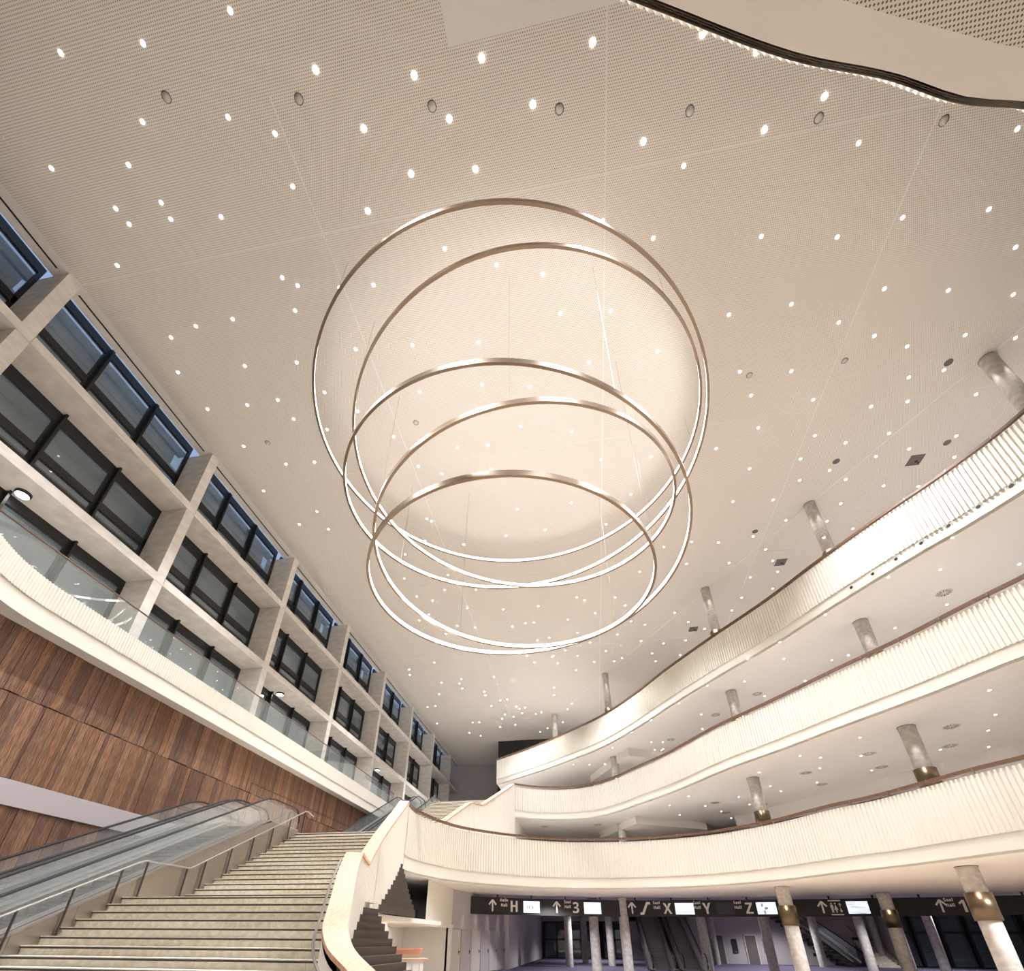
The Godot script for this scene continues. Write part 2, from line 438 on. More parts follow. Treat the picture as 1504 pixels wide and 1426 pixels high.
# ---------------------------------------------------------------- concrete facade with windows
func facade() -> void:
	var w := thing("wall_west", "pale concrete facade of piers and deep ledges along the hall", "wall", Vector3.ZERO, "", "structure")
	var pier_x := [-17.3, -15.97]
	for kk in range(-1, 8):
		var d0 := 5.22 + 7.21 * kk
		for row in [[16.27, CEIL], [12.40, 15.92], [L2, 12.05]]:
			var st := mb()
			bx(st, -17.2, -15.97, row[0], row[1] - 0.012, d0, d0 + 0.43)
			obj("pier", st, M.concrete, w)
			st = mb(); bx(st, -17.2, -15.985, row[1] - 0.012, row[1], d0 + 0.01, d0 + 0.42); obj("pier_joint", st, M.joint, w)
		for lv in [[15.92, 16.27], [12.05, 12.40]]:
			var st := mb()
			bx(st, -17.35, -15.96, lv[0], lv[1], d0 + 0.435, d0 + 7.63)
			obj("ledge", st, M.concrete, w)
	var order := ["first", "second", "third", "fourth", "fifth", "sixth", "seventh", "eighth", "ninth"]
	var rows := [["topmost", 16.27, 20.1, 18.12, 19.72, 16.62, 17.8], ["middle", 12.40, 15.92, 14.17, 15.46, 13.48, 13.85], ["gallery-level", L2, 12.05, 9.5, 11.7, 8.75, 9.42]]
	for kk in range(-1, 8):
		for r in rows:
			var d0 := 5.22 + 7.21 * kk + 0.43
			var d1 := d0 + 6.78
			var o := thing("window", "black-framed three-light window in the %s storey, %s bay from the far end" % [r[0], order[7 - kk]], "window", Vector3.ZERO, "%s storey windows of the concrete facade" % r[0], "structure")
			o.name = "window_%d" % (names.get("wn", 0) + 1); names["wn"] = names.get("wn", 0) + 1
			var x0 := -17.33; var x1 := -17.2
			var st := mb()
			bx(st, x0, x1, r[4], r[2], d0, d1)                 # head
			bx(st, x0, x1, r[1], r[5], d0, d1)                 # sill
			bx(st, x0, x1, r[6], r[3], d0, d1)                 # transom
			bx(st, x0, x1, r[5], r[4], d0, d0 + 0.12); bx(st, x0, x1, r[5], r[4], d1 - 0.12, d1)
			obj("window_frame", st, M.frame, o)
			for i in 2:
				var m: float = d0 + 6.78 * (i + 1) / 3.0
				st = mb(); bx(st, -17.33, -17.02, r[1], r[2], m - 0.035, m + 0.035); bx(st, -17.33, -17.19, r[5], r[4], m - 0.13, m + 0.13)
				obj("mullion", st, M.frame, o)
			for i in 3:
				var a: float = d0 + 6.78 * i / 3.0 + 0.12
				var b: float = d0 + 6.78 * (i + 1) / 3.0 - 0.12
				st = mb(); bx(st, -17.28, -17.265, r[3], r[4], a, b); obj("pane", st, M.pane, o)
				st = mb(); bx(st, -17.28, -17.265, r[5], r[6], a, b); obj("pane", st, M.pane, o)
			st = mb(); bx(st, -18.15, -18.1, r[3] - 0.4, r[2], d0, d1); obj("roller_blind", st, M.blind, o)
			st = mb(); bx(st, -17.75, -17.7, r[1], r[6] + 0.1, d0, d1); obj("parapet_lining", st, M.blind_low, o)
			st = mb(); bx(st, -17.8, -17.34, r[4] - 0.16, r[4] - 0.1, d0, d1); obj("blind_box", st, M.blind, o)

# ---------------------------------------------------------------- wooden wall under the gallery
func wood_wall() -> void:
	var w := thing("wall_timber", "walnut-brown plank wall below the glazed gallery, crossed by a white slab edge", "wall", Vector3.ZERO, "", "structure")
	var st := mb(); bx(st, -15.3, -15.0, -1.6, 7.7, -13.9, 35); obj("backing", st, M.joint, w)
	rng.seed = 77
	var n := 0
	for row in [[5.63, 7.6], [3.56, 5.6]]:
		var d := 7.2
		while d < 34.5 and n < 290:
			var wd := rng.randf_range(0.10, 0.30) * (1.0 if d < 22.0 else 1.5)
			if row[0] < 4.0 and d > 19.8 and d < 23.5: pass
			st = mb(); bx(st, -15.0, -14.93 + rng.randf_range(-0.012, 0.012), row[0] + rng.randf_range(-0.02, 0.02), row[1], d, d + wd - 0.008)
			obj("plank", st, M.planks[rng.randi() % 7], w)
			d += wd; n += 1
	var lower := [mb(), mb(), mb(), mb(), mb(), mb(), mb()]
	for row in [[1.4, 2.93], [-1.6, 1.38]]:
		var d := -3.0
		while d < 17.8:
			var wd := rng.randf_range(0.14, 0.34)
			bx(lower[rng.randi() % 7], -15.0, -14.93 + rng.randf_range(-0.012, 0.012), row[0], row[1], d, d + wd - 0.008)
			d += wd
	for i in 7:
		tag(obj("lower_planks", lower[i], M.planks[i], w), "", "", "", "stuff")
	var front := mb()
	for row in [[5.63, 7.6], [3.56, 5.6]]:
		var d := -3.0
		while d < 7.15:
			bx(front, -15.0, -14.93, row[0], row[1], d, minf(d + 0.2, 7.2) - 0.008); d += 0.2
	tag(obj("front_planks", front, M.planks[1], w), "", "", "", "stuff")
	st = mb(); bx(st, -15.02, -14.88, 2.93, 3.55, -13.9, 17.83); obj("slab_edge", st, M.mauve, w)
	st = mb(); bx(st, -14.935, -14.915, 6.06, 6.08, 19.8, 34.5); bx(st, -14.935, -14.915, 3.5, 6.06, 19.78, 19.8); obj("door_outline", st, M.joint, w)

# ---------------------------------------------------------------- gallery along the facade
func gallery() -> void:
	var g := thing("gallery", "white ribbed gallery edge with glass balustrade in front of the concrete facade", "gallery", Vector3.ZERO)
	var path := spline([-10.2, 2.0, -12.2, 4.4, -13.5, 6.2, -14.1, 7.3, -14.38, 8.4, -14.42, 9.6, -14.42, 14.0, -14.42, 20.0, -14.42, 27.0, -14.42, 35.6], 0.1)
	var st := mb(); ribbed(st, path, k(7.88), k(8.6), 0.1, 0.035); obj("ribbed_panel", st, M.rib, g)
	st = mb(); strip(st, off(path, -0.02), k(7.36), k(7.88)); obj("fascia", st, M.cream, g)
	var body := PackedVector2Array(); var inner := off(path, -0.03)
	for i in range(0, inner.size(), 6): body.append(inner[i])
	body.append(inner[-1])
	for q in [Vector2(-17.1, 35.6), Vector2(-17.1, -4), Vector2(-12, -4)]: body.append(q)
	st = mb(); slab(st, body, 7.36, L2); obj("slab", st, M.soffit, g)
	var pts := along(off(spline([-14.42, 4.4, -14.42, 35.6], 0.1), 0.0), 0.25)
	var rail := []
	for q in pts: rail.append(P(q[0].x, 9.53, q[0].y))
	st = mb(); tube(st, rail, 0.025, 8); obj("handrail", st, M.railwood, g)
	var d := 4.5
	while d < 35.4:
		var e := minf(d + 1.55, 35.5)
		st = mb(); bx(st, -14.428, -14.412, 8.5, 9.51, d, e - 0.02); obj("glass_panel", st, M.rail_glass, g)
		d = e
	st = mb(); bx(st, -17.1, -14.45, 8.447, 8.46, 4.2, 35.6); obj("floor_finish", st, M.dark, g)
	# round ceiling lamps under the first ledge above the gallery
	var n := 0
	for q in [8.05, 22.6, 37.0]:
		var o := thing("ceiling_lamp", ["oval white lamp under the facade ledge, above the wood wall's start", "oval white lamp under the facade ledge halfway along the gallery", "oval white lamp under the facade ledge near the second escalators"][n], "lamp", P(-16.75, 12.0, q), "lamps under the gallery ledge")
		var s := mb(true); lathe(s, Vector3.ZERO, [Vector2(0, -0.05), Vector2(0.2, -0.05), Vector2(0.22, 0.0), Vector2(0.22, 0.05)], 20); obj("housing", s, M.frame, o)
		s = mb(); lathe(s, Vector3(0, -0.055, 0), [Vector2(0, 0.0), Vector2(0.18, 0.0)], 20); obj("diffuser", s, M.lamp, o)
		n += 1

# ---------------------------------------------------------------- balconies
func balcony(path: PackedVector2Array, s: float, y_rib: float, y_top: float, y_rail: float, label: String, nozzles: Array, post_step: float) -> void:
	var o := thing("balcony", label, "balcony")
	var st := mb(); ribbed(st, path, k(y_rib), k(y_top), 0.15, 0.05); obj("ribbed_panel", st, M.rib, o)
	st = mb()
	strip(st, off(path, -0.02), k(s + 0.06), k(y_rib + 0.02)); strip(st, off(path, -0.07), k(s - 0.01), k(s + 0.06))
	obj("fascia", st, M.cream, o)
	st = mb(); var back := off(path, -0.09)
	strip(st, back, k(s), k(y_top))
	var outer := off(path, 0.05)
	for i in path.size() - 1:
		quad(st, P(back[i].x, y_top, back[i].y), P(back[i + 1].x, y_top, back[i + 1].y), P(outer[i + 1].x, y_top, outer[i + 1].y), P(outer[i].x, y_top, outer[i].y))
	for e in [0, path.size() - 1]:
		quad(st, P(back[e].x, s, back[e].y), P(outer[e].x, s + 0.1, outer[e].y), P(outer[e].x, y_top, outer[e].y), P(back[e].x, y_top, back[e].y))
	obj("parapet", st, M.cream, o)
	var rail := []
	for q in along(off(path, -0.03), 0.3): rail.append(P(q[0].x, y_rail - 0.1, q[0].y))
	st = mb(); sweep(st, rail, 0.13, 0.1); obj("handrail", st, M.railwood, o)
	for q in along(off(path, -0.03), post_step):
		if q[2] < 0.2: continue
		st = mb(); var c: Vector2 = q[0]
		bx(st, c.x - 0.012, c.x + 0.012, y_top - 0.02, y_rail - 0.06, c.y - 0.012, c.y + 0.012)
		var t: Vector2 = Vector2(-q[1].y, q[1].x)
		brick(st, P(c.x, y_rail - 0.108, c.y) - Vector3(q[1].x, 0, -q[1].y) * -0.07, Vector3(t.x, 0, -t.y) * 0.02, Vector3(0, 0.116, 0), Vector3(q[1].x, 0, -q[1].y) * 0.012)
		obj("bracket", st, M.steel_matt, o)
	for q in nozzles:
		var at := P(q.x, s + 0.26, q.y)
		var nrm := Vector3(-0.85, 0, 0.53).normalized()
		st = mb(true)
		var u := nrm.cross(Vector3.UP).normalized()
		for ring in [[0.15, 0.17, 0.05], [0.09, 0.11, 0.065]]:
			for i in 20:
				var a := TAU * i / 20; var b := TAU * (i + 1) / 20
				quad(st, at + nrm * ring[2] + (u * cos(a) + Vector3.UP * sin(a)) * ring[0], at + nrm * ring[2] + (u * cos(b) + Vector3.UP * sin(b)) * ring[0], at + nrm * ring[2] + (u * cos(b) + Vector3.UP * sin(b)) * ring[1], at + nrm * ring[2] + (u * cos(a) + Vector3.UP * sin(a)) * ring[1])
		var nz := obj("air_nozzle", st, M.trim, o)
		st = mb()
		for i in 16:
			var a := TAU * i / 16; var b := TAU * (i + 1) / 16
			tri(st, at + nrm * 0.07, at + nrm * 0.07 + (u * cos(a) + Vector3.UP * sin(a)) * 0.065, at + nrm * 0.07 + (u * cos(b) + Vector3.UP * sin(b)) * 0.065)
		obj("opening", st, M.black, nz)

# ---------------------------------------------------------------- columns
func column(at: Vector2, y0: float, y1: float, r: float, collar: float, label: String, group: String) -> Node3D:
	var o := thing("column", label, "column", P(at.x, y0, at.y), group)
	var st := mb(true); lathe(st, Vector3.ZERO, [Vector2(r, 0), Vector2(r, y1 - y0 - 0.02)], 28); obj("shaft", st, M.column, o)
	st = mb(true); lathe(st, Vector3(0, y1 - y0 - 0.02, 0), [Vector2(r + 0.02, 0), Vector2(r + 0.02, 0.02)], 28); obj("head_joint", st, M.joint, o)
	if collar > 0.0:
		st = mb(true); lathe(st, Vector3(0, collar, 0), [Vector2(r + 0.005, 0), Vector2(r + 0.065, 0), Vector2(r + 0.065, 0.8), Vector2(r + 0.005, 0.8)], 28)
		obj("bronze_collar", st, M.bronze_dark, o)
	return o

func columns() -> void:
	var place := {"C0": Vector2(16.6, 13.3), "C1": Vector2(12.54, 20.04), "C2": Vector2(8.57, 26.52), "C3": Vector2(2.38, 37.26), "C4": Vector2(-2.52, 45.3)}
	var which := {"C0": "first from the near end", "C1": "second from the near end", "C2": "third from the near end", "C3": "fourth from the near end", "C4": "fifth and last from the near end"}
	for key in place:
		column(place[key], L3, CEIL, 0.27, 2.05, "round pale column on the topmost balcony, %s" % which[key], "columns on the topmost balcony")
		for a in [[0.55, 0.0], [-0.55, 0.0], [0.0, -0.55]]:
			var q: Vector2 = place[key] + Vector2(a[0], a[1])
			spot("column_spot", P(q.x, CEIL - 0.05, q.y), P(place[key].x + a[0] * 0.3, L3, place[key].y + a[1] * 0.3), 5.0, 14.0, Color(1, 0.97, 0.96), 0.03)
	for key in ["C1", "C2", "C3"]:
		column(place[key], L2, 12.2, 0.28, 1.35, "round pale column with bronze collar on the middle balcony, %s" % which[key], "columns on the middle balcony")
		column(place[key], L1, 7.25, 0.29, 1.35, "round pale column with bronze collar on the lowest balcony, %s" % which[key], "columns on the lowest balcony")
		for lv in [[12.2, L2], [7.25, L1]]:
			for a in [[0.5, -0.2], [-0.3, -0.5]]:
				var q: Vector2 = place[key] + Vector2(a[0], a[1])
				spot("column_spot", P(q.x, lv[0] - 0.05, q.y), P(place[key].x + a[0] * 0.3, lv[1], place[key].y + a[1] * 0.3), 2.4, 16.0, Color(1, 0.97, 0.96), 0.03)
	var g := {"under the lowest balcony, tall beside sign end with numeral one": Vector2(12.33, 19.75), "under the lowest balcony, just past the sign's letter Z": Vector2(8.7, 26.75), "under the lowest balcony, beside the restroom sign screen": Vector2(14.76, 30.6)}
	for key in g:
		column(g[key], -1.6, 2.19, 0.3, 2.2, "cream ground-floor column with bronze collar %s" % key, "collared columns on the ground floor")
		for a in [[0.5, -0.3], [-0.25, -0.55]]:
			var q: Vector2 = g[key] + Vector2(a[0], a[1])
			spot("column_spot", P(q.x, 2.15, q.y), P(g[key].x + a[0] * 0.3, -1.6, g[key].y + a[1] * 0.3), 1.2, 18.0, Color(1, 0.95, 0.9), 0.03)
	var i := 0
	var words := ["before the first dark glass door", "slim and furthest back beside the glass door", "stout, below the sign's numeral three", "before the second dark glass door", "stout, beside the pair of hall escalators", "beside the hall escalators' foot, front one of a pair", "beside the hall escalators' foot, rear one of a pair", "beside the wall doors, behind the Z column", "before the service wall next to the arrow", "before the cross escalator's handrail", "slim, before the stone side stair", "before the dark glazing at the hall's side", "slim, deep in the dark glazing corner"]
	for q in [[-1.9, 38.5], [-1.0, 46.2], [-0.1, 33.6], [0.95, 41.0], [1.65, 33.0], [6.5, 36.0], [9.0, 46.0], [10.4, 36.8], [15.8, 44.0], [16.8, 39.0], [20.6, 45.8], [21.4, 40.0], [27.6, 44.5]]:
		column(Vector2(q[0], q[1]), -1.6, 2.19, 0.25 if i in [0, 1, 3, 6, 10] else 0.28, 0.0, "round concrete column in the rear hall, %s" % words[i], "plain columns in the rear hall")
		i += 1

# ================================================================ main stair
const STAIR := [-1.7, 6.1, -2.4, 6.45, -2.79, 6.77, -3.28, 7.18, -3.6, 7.58, -3.74, 7.82, -4.01, 8.43, -4.53, 9.58, -4.91, 10.56, -5.46, 12.26, -5.9, 13.96, -6.24, 15.6, -6.55, 17.2, -6.85, 18.4]

func cap_height(p: Vector2) -> float:
	if p.y < 10.56: return maxf(1.6 - 0.5135 * (10.56 - p.y), -0.45)
	if p.y < 12.26: return 1.62
	return minf(1.64 + 0.5135 * (p.y - 12.26), 4.55)

func edge_x(d: float) -> float: # the inner face of the parapet at depth d
	var best := -6.0
	for i in stairwall.size() - 1:
		if (stairwall[i].y - d) * (stairwall[i + 1].y - d) <= 0.0: best = stairwall[i].x
	if d < stairwall[0].y: best = -1.7
	return best - 0.3

func main_stair() -> void:
	var o := thing("main_stair", "broad cream stone stair climbing from the foyer to the first upper floor", "stair")
	rng.seed = 5
	var steps := []
	for i in range(-8, 7): steps.append([0.807 - 0.161 * (6 - i) + 0.0, 11.164 - 0.3135 * (6 - i)])
	var lower := []
	for i in 15: lower.append([0.807 - 0.161 * i, 11.164 - 0.3135 * i])
	lower.reverse()
	for i in 16: lower.append([1.0 + 0.1613 * i, 13.14 + 0.3127 * i])
	for i in lower.size():
		var y: float = lower[i][0]; var d: float = lower[i][1]
		var dn: float = lower[i + 1][1] if i + 1 < lower.size() else d + 0.6
		var xr := minf(edge_x(d + 0.1), -1.9)
		var x := -11.0
		var cut := rng.randf_range(0.6, 2.4)
		while x < xr - 0.05:
			var e := minf(x + cut, xr)
			var st := mb()
			bx(st, x, e - 0.006, y - 0.045, y, d - 0.015, dn + 0.05)
			bx(st, x, e - 0.006, y - 0.165, y - 0.045, d + 0.012, d + 0.1)
			obj("stone_slab", st, [M.stone, M.stone2, M.stone3][rng.randi() % 3], o)
			x = e; cut = 2.1
		var s2 := mb(); bx(s2, -11.0, xr, y - 0.05, y - 0.018, d - 0.022, d - 0.012); obj("nosing_strip", s2, M.joint, o)
	var st := mb()
	for i in lower.size(): bx(st, -11.0, minf(edge_x(lower[i][1]), -1.9), 0.62 if lower[i][1] > 12 else -1.6, lower[i][0] - 0.17, lower[i][1] + 0.05, 17.83 if lower[i][1] > 12 else 13.2)
	obj("stair_body", st, M.joint, o)
	st = mb(); bx(st, -15, -6.9, L1, L1 + 0.012, 17.83, 25.4); obj("landing_floor", st, M.stone, o)
	# wall rail on posts beside the escalator
	var rail := thing("stair_handrail", "thin steel handrail on dark posts between the stone stair and escalator cladding", "handrail")
	st = mb()
	var pts := [P(-10.95, -0.72, 6.5), P(-10.95, 1.6, 11.3), P(-10.95, 1.64, 11.45), P(-10.95, 1.64, 12.95), P(-10.95, 1.7, 13.1), P(-10.95, 4.3, 18.1), P(-10.95, 4.34, 18.3), P(-10.95, 4.24, 18.75)]
	tube(st, pts, 0.022, 8); obj("rail", st, M.steel, rail)
	for d in [7.0, 7.9, 8.87, 9.85, 10.86, 11.51, 12.87, 13.5, 14.45, 15.37, 16.3, 17.24, 18.1]:
		var top := 1.62
		if d < 11.3: top = -0.72 + 0.483 * (d - 6.5)
		elif d > 13.1: top = 1.7 + 0.52 * (d - 13.1)
		var foot := 0.8
		if d < 11.1: foot = 0.807 - 0.161 * ceil((11.164 - d) / 0.3135)
		elif d > 13.14: foot = 1.0 + 0.1613 * floor((d - 13.14) / 0.3127)
		st = mb(); bx(st, -10.97, -10.93, foot, top - 0.01, d - 0.012, d + 0.012); obj("post", st, M.joint, rail)
	# parapet on the open side with timber cap
	var p := thing("stair_parapet", "curving cream ribbed stair parapet with pinkish timber cap above the check-in niche", "parapet")
	var foot := PackedVector2Array(); var over := PackedVector2Array()
	for q in stairwall:
		if q.y <= 13.72: foot.append(q)
		if q.y >= 13.7: over.append(q)
	st = mb(); ribbed(st, foot, k(-1.6), func(q): return cap_height(q) - 0.07, 0.15, 0.045)
	ribbed(st, over, k(0.62), func(q): return cap_height(q) - 0.07, 0.15, 0.045)
	obj("ribbed_face", st, M.rib, p)
	st = mb(); strip(st, off(over, 0.03), k(0.45), k(0.62))
	var inn := off(over, -0.3)
	for i in over.size() - 1: quad(st, P(inn[i].x, 0.45, inn[i].y), P(inn[i + 1].x, 0.45, inn[i + 1].y), P(over[i + 1].x, 0.45, over[i + 1].y), P(over[i].x, 0.45, over[i].y))
	obj("niche_lip", st, M.cream, p)
	st = mb(); strip(st, off(stairwall, -0.27), k(-1.6), func(q): return cap_height(q) - 0.06); obj("inner_face", st, M.white, p)
	st = mb()
	var cap := []
	for q in along(off(stairwall, -0.11), 0.12): cap.append(P(q[0].x, cap_height(stairwall[0]) if q[0].y < 6.0 else cap_height(q[0] + q[1] * 0.11) - 0.065, q[0].y))
	sweep(st, cap, 0.36, 0.065); obj("timber_cap", st, M.capwood, p)
	var hr := thing("parapet_handrail", "slim steel handrail following the inner side of the curved stair parapet", "handrail")
	pts = []
	for q in along(off(stairwall, -0.38), 0.2):
		if q[0].y < 10.6: pts.append(P(q[0].x, cap_height(q[0]) - 0.1, q[0].y))
	st = mb(); tube(st, pts, 0.022, 8); obj("rail", st, M.steel, hr)
	for i in range(2, pts.size(), 7):
		st = mb(); var c: Vector3 = pts[i]; brick(st, c + Vector3(0, -0.06, 0), Vector3(0.12, 0, 0), Vector3(0, 0.02, 0), Vector3(0, 0, 0.02)); obj("bracket", st, M.steel, hr)

func second_stair() -> void:
	var o := thing("upper_stair", "cream stone stair rising from the first to the second upper floor at the far side", "stair")
	var edge := spline([-7.3, 23.5, -7.15, 24.6, -6.58, 28.0, -6.16, 28.85, -4.97, 34.03], 0.1)
	var ht := func(q: Vector2) -> float:
		if q.y < 28.0: return maxf(6.9 - 0.5135 * (28.0 - q.y), 4.6)
		if q.y < 28.85: return 6.9
		return minf(6.9 + 0.5135 * (q.y - 28.85), 9.56)
	for i in 31:
		var low := i < 16
		var y: float = L1 + 0.162 * (i + 1)
		var d: float = 23.6 + 0.3135 * i + (0.0 if low else 0.9)
		var xr := -7.0
		for q in edge:
			if q.y <= d: xr = q.x
		var st := mb(); bx(st, -10.9, xr - 0.3, y - 0.165, y, d, d + 0.36 + (0.9 if i == 15 else 0.0)); obj("step", st, [M.stone, M.stone3][i % 2], o)
		st = mb(); bx(st, -10.9, xr - 0.3, y - 0.05, y - 0.02, d - 0.01, d); obj("nosing_strip", st, M.joint, o)
	var p := thing("upper_stair_parapet", "cream ribbed parapet with zigzag timber cap beside the far upper stair", "parapet")
	var st := mb(); ribbed(st, edge, k(L1), func(q): return ht.call(q) - 0.07, 0.15, 0.045); obj("ribbed_face", st, M.rib, p)
	st = mb(); strip(st, off(edge, -0.25), k(L1), func(q): return ht.call(q) - 0.06); obj("inner_face", st, M.white, p)
	st = mb(); var cap := []
	for q in along(off(edge, -0.1), 0.1): cap.append(P(q[0].x, ht.call(q[0]) - 0.065, q[0].y))
	sweep(st, cap, 0.36, 0.065); obj("timber_cap", st, M.capwood, p)
	st = mb(); bx(st, -10.9, -4.97, L1, 7.3, 34.0, 34.2); bx(st, -5.1, -4.92, L1, 7.3, 34.0, 46); obj("return_wall", st, M.cream, p)

# ================================================================ escalators
func escalator(label: String, group: String, cx: float, y_off: float, d0: float, y0: float, y1: float, run_in: float, run_out: float, dir := 1.0, skin: Material = null) -> void:
	# nosing line y = 0.5 d + y_off between the landings at y0 and y1
	var o := thing("escalator", label, "escalator", Vector3.ZERO, group)
	var ds := (y0 - y_off) / 0.5
	var de := (y1 - y_off) / 0.5
	var nos := func(d: float) -> float: return clampf(0.5 * d + y_off, y0, y1)
	var n := int((de - ds) / 0.33)
	for i in n + 6:
		var d := ds - 0.66 + 0.33 * i
		var y: float = nos.call(d + 0.02)
		var st := mb()
		bx(st, cx - 0.5, cx + 0.5, y - 0.02, y, d, d + 0.335)
		bx(st, cx - 0.5, cx + 0.5, y - 0.19, y - 0.03, d + 0.02, d + 0.06)
		obj("step", st, M.step, o)
	var st := mb()
	var line := [ds - run_in, ds, de, de + run_out]
	for i in 3:
		var a: float = line[i]; var b: float = line[i + 1]
		var ya: float = nos.call(a); var yb: float = nos.call(b)
		bar(st, P(cx, ya - 0.45, a), P(cx, yb - 0.45, b), 1.1, 0.2)
	obj("truss", st, M.step_dark, o)
	for s in [-1.0, 1.0]:
		var skirt := mb(); var deck := mb(); var low := mb()
		for i in 3:
			var a: float = line[i]; var b: float = line[i + 1]
			var ya: float = nos.call(a); var yb: float = nos.call(b)
			bar(skirt, P(cx + s * 0.525, ya - 0.03, a), P(cx + s * 0.525, yb - 0.03, b), 0.03, 0.3)
			bar(deck, P(cx + s * 0.66, ya + 0.105, a), P(cx + s * 0.66, yb + 0.105, b), 0.28, 0.03)
			bar(low, P(cx + s * 0.79, ya - 0.2, a), P(cx + s * 0.79, yb - 0.2, b), 0.02, 0.62)
		obj("skirt", skirt, M.steel, o); obj("deck", deck, M.steel, o); obj("side_cladding", low, skin if skin else M.steel_matt, o)
		# glass balustrade in panels
		var stops := [line[0] + 0.3, ds]
		var q := ds
		while q < de - 0.2:
			q = minf(q + 1.47, de); stops.append(q)
		stops.append(line[3] - 0.45)
		for i in stops.size() - 1:
			var a: float = stops[i] + 0.012; var b: float = stops[i + 1] - 0.012
			var ya: float = nos.call(a); var yb: float = nos.call(b)
			var g := mb()
			brick(g, P(cx + s * 0.66 - 0.006, ya + 0.12, a), P(0, yb, b) - P(0, ya, a), Vector3(0.012, 0, 0), Vector3(0, 0.74, 0))
			obj("glass_panel", g, M.glass, o)
		for e in [[line[0] + 0.3, -1.0, y0], [line[3] - 0.45, 1.0, y1]]:
			var g := mb()
			for i in 8:
				var a0 := PI * i / 8 - PI / 2; var a1 := PI * (i + 1) / 8 - PI / 2
				tri(g, P(cx + s * 0.66, e[2] + 0.49, e[0]), P(cx + s * 0.66, e[2] + 0.49 + 0.37 * sin(a0), e[0] + e[1] * 0.4 * cos(a0)), P(cx + s * 0.66, e[2] + 0.49 + 0.37 * sin(a1), e[0] + e[1] * 0.4 * cos(a1)))
			obj("glass_end", g, M.glass, o)
		var hp := []
		for i in 9:
			var a := -PI / 2 + PI * i / 8
			hp.append(P(cx + s * 0.66, y0 + 0.49 + 0.41 * sin(a), line[0] + 0.3 - 0.44 * cos(a)))
		hp.append(P(cx + s * 0.66, y0 + 0.9, ds - 0.3)); hp.append(P(cx + s * 0.66, y0 + 0.94, ds))
		hp.append(P(cx + s * 0.66, y0 + 1.05, ds + 0.3))
		hp.append(P(cx + s * 0.66, y1 + 0.8, de - 0.2)); hp.append(P(cx + s * 0.66, y1 + 0.93, de + 0.12)); hp.append(P(cx + s * 0.66, y1 + 0.98, de + 0.5))
		for i in 9:
			var a := PI / 2 - PI * i / 8
			hp.append(P(cx + s * 0.66, y1 + 0.53 + 0.45 * sin(a), line[3] - 0.45 + 0.44 * cos(a)))
		var h := mb(); tube(h, hp, 0.035, 8); obj("handrail", h, M.rubber, o)
	st = mb(); bx(st, cx - 0.5, cx + 0.5, y1 - 0.02, y1 + 0.005, de + 0.3, line[3]); bx(st, cx - 0.5, cx + 0.5, y0 - 0.02, y0 + 0.005, line[0], ds - 0.6); obj("comb_plate", st, M.steel_matt, o)

func escalators() -> void:
	escalator("inner escalator of the pair beside the stone stair, along its steel cladding", "escalators beside the main stair", -11.95, -4.6, 0.0, -1.6, L1, 2.0, 2.3)
	escalator("outer escalator of the pair beside the stone stair, next to the timber wall", "escalators beside the main stair", -13.6, -4.6, 0.0, -1.6, L1, 2.0, 2.3)
	escalator("inner escalator of the upper pair leading on to the glazed gallery", "escalators to the gallery", -11.95, -9.4, 0.0, L1, L2, 2.0, 2.0)
	escalator("outer escalator of the upper pair leading on to the glazed gallery, by the timber wall", "escalators to the gallery", -13.6, -9.4, 0.0, L1, L2, 2.0, 2.0)
	# steel flank between stair and escalator, in panels
	var f := thing("escalator_cladding", "brushed steel side cladding of the escalator above the stone steps", "cladding")
	var stops := [5.2, 6.6, 8.0, 9.0, 10.15, 11.3, 12.75, 13.4, 14.4, 15.35, 16.3, 17.3, 17.9]
	for i in stops.size() - 1:
		var a: float = stops[i] + 0.004; var b: float = stops[i + 1] - 0.004
		var ya := minf(0.5 * a - 4.48, 3.56); var yb := minf(0.5 * b - 4.48, 3.56)
		var st := mb()
		brick(st, P(-11.03, -1.6, a), Vector3(0.03, 0, 0), Vector3(0, 0, a - b), Vector3(0, 0.01, 0))
		quad(st, P(-11.0, -1.6, a), P(-11.0, -1.6, b), P(-11.0, yb, b), P(-11.0, ya, a)); quad(st, P(-11.03, -1.6, a), P(-11.03, -1.6, b), P(-11.03, yb, b), P(-11.03, ya, a))
		quad(st, P(-11.03, ya, a), P(-11.0, ya, a), P(-11.0, yb, b), P(-11.03, yb, b)); quad(st, P(-11.03, -1.6, a), P(-11.0, -1.6, a), P(-11.0, ya, a), P(-11.03, ya, a)); quad(st, P(-11.03, -1.6, b), P(-11.0, -1.6, b), P(-11.0, yb, b), P(-11.03, yb, b))
		obj("steel_panel", st, M.steel_matt, f)
	var cp := mb()
	bar(cp, P(-11.06, -1.4, 6.15), P(-11.06, 3.55, 16.05), 0.14, 0.03); bar(cp, P(-11.06, 3.56, 16.05), P(-11.06, 3.56, 17.9), 0.14, 0.03); obj("cap_strip", cp, M.steel, f)
	var st2 := mb(); quad(st2, P(-11.0, L1, 23.5), P(-11.0, L1, 37.0), P(-11.0, L2 + 0.12, 35.9), P(-11.0, L1 + 0.12, 25.6)); obj("upper_panel", st2, M.steel_matt, f)
	# hall escalators behind the sign
	escalator("hall escalator behind the sign, the one nearer the locker doors", "twin escalators in the rear hall", 3.85, -19.9, 0.0, -1.6, 2.6, 1.4, 0.5, 1.0, M.dark)
	escalator("hall escalator behind the sign, the one nearer the wall doors", "twin escalators in the rear hall", 5.65, -19.9, 0.0, -1.6, 2.6, 1.4, 0.5, 1.0, M.dark)

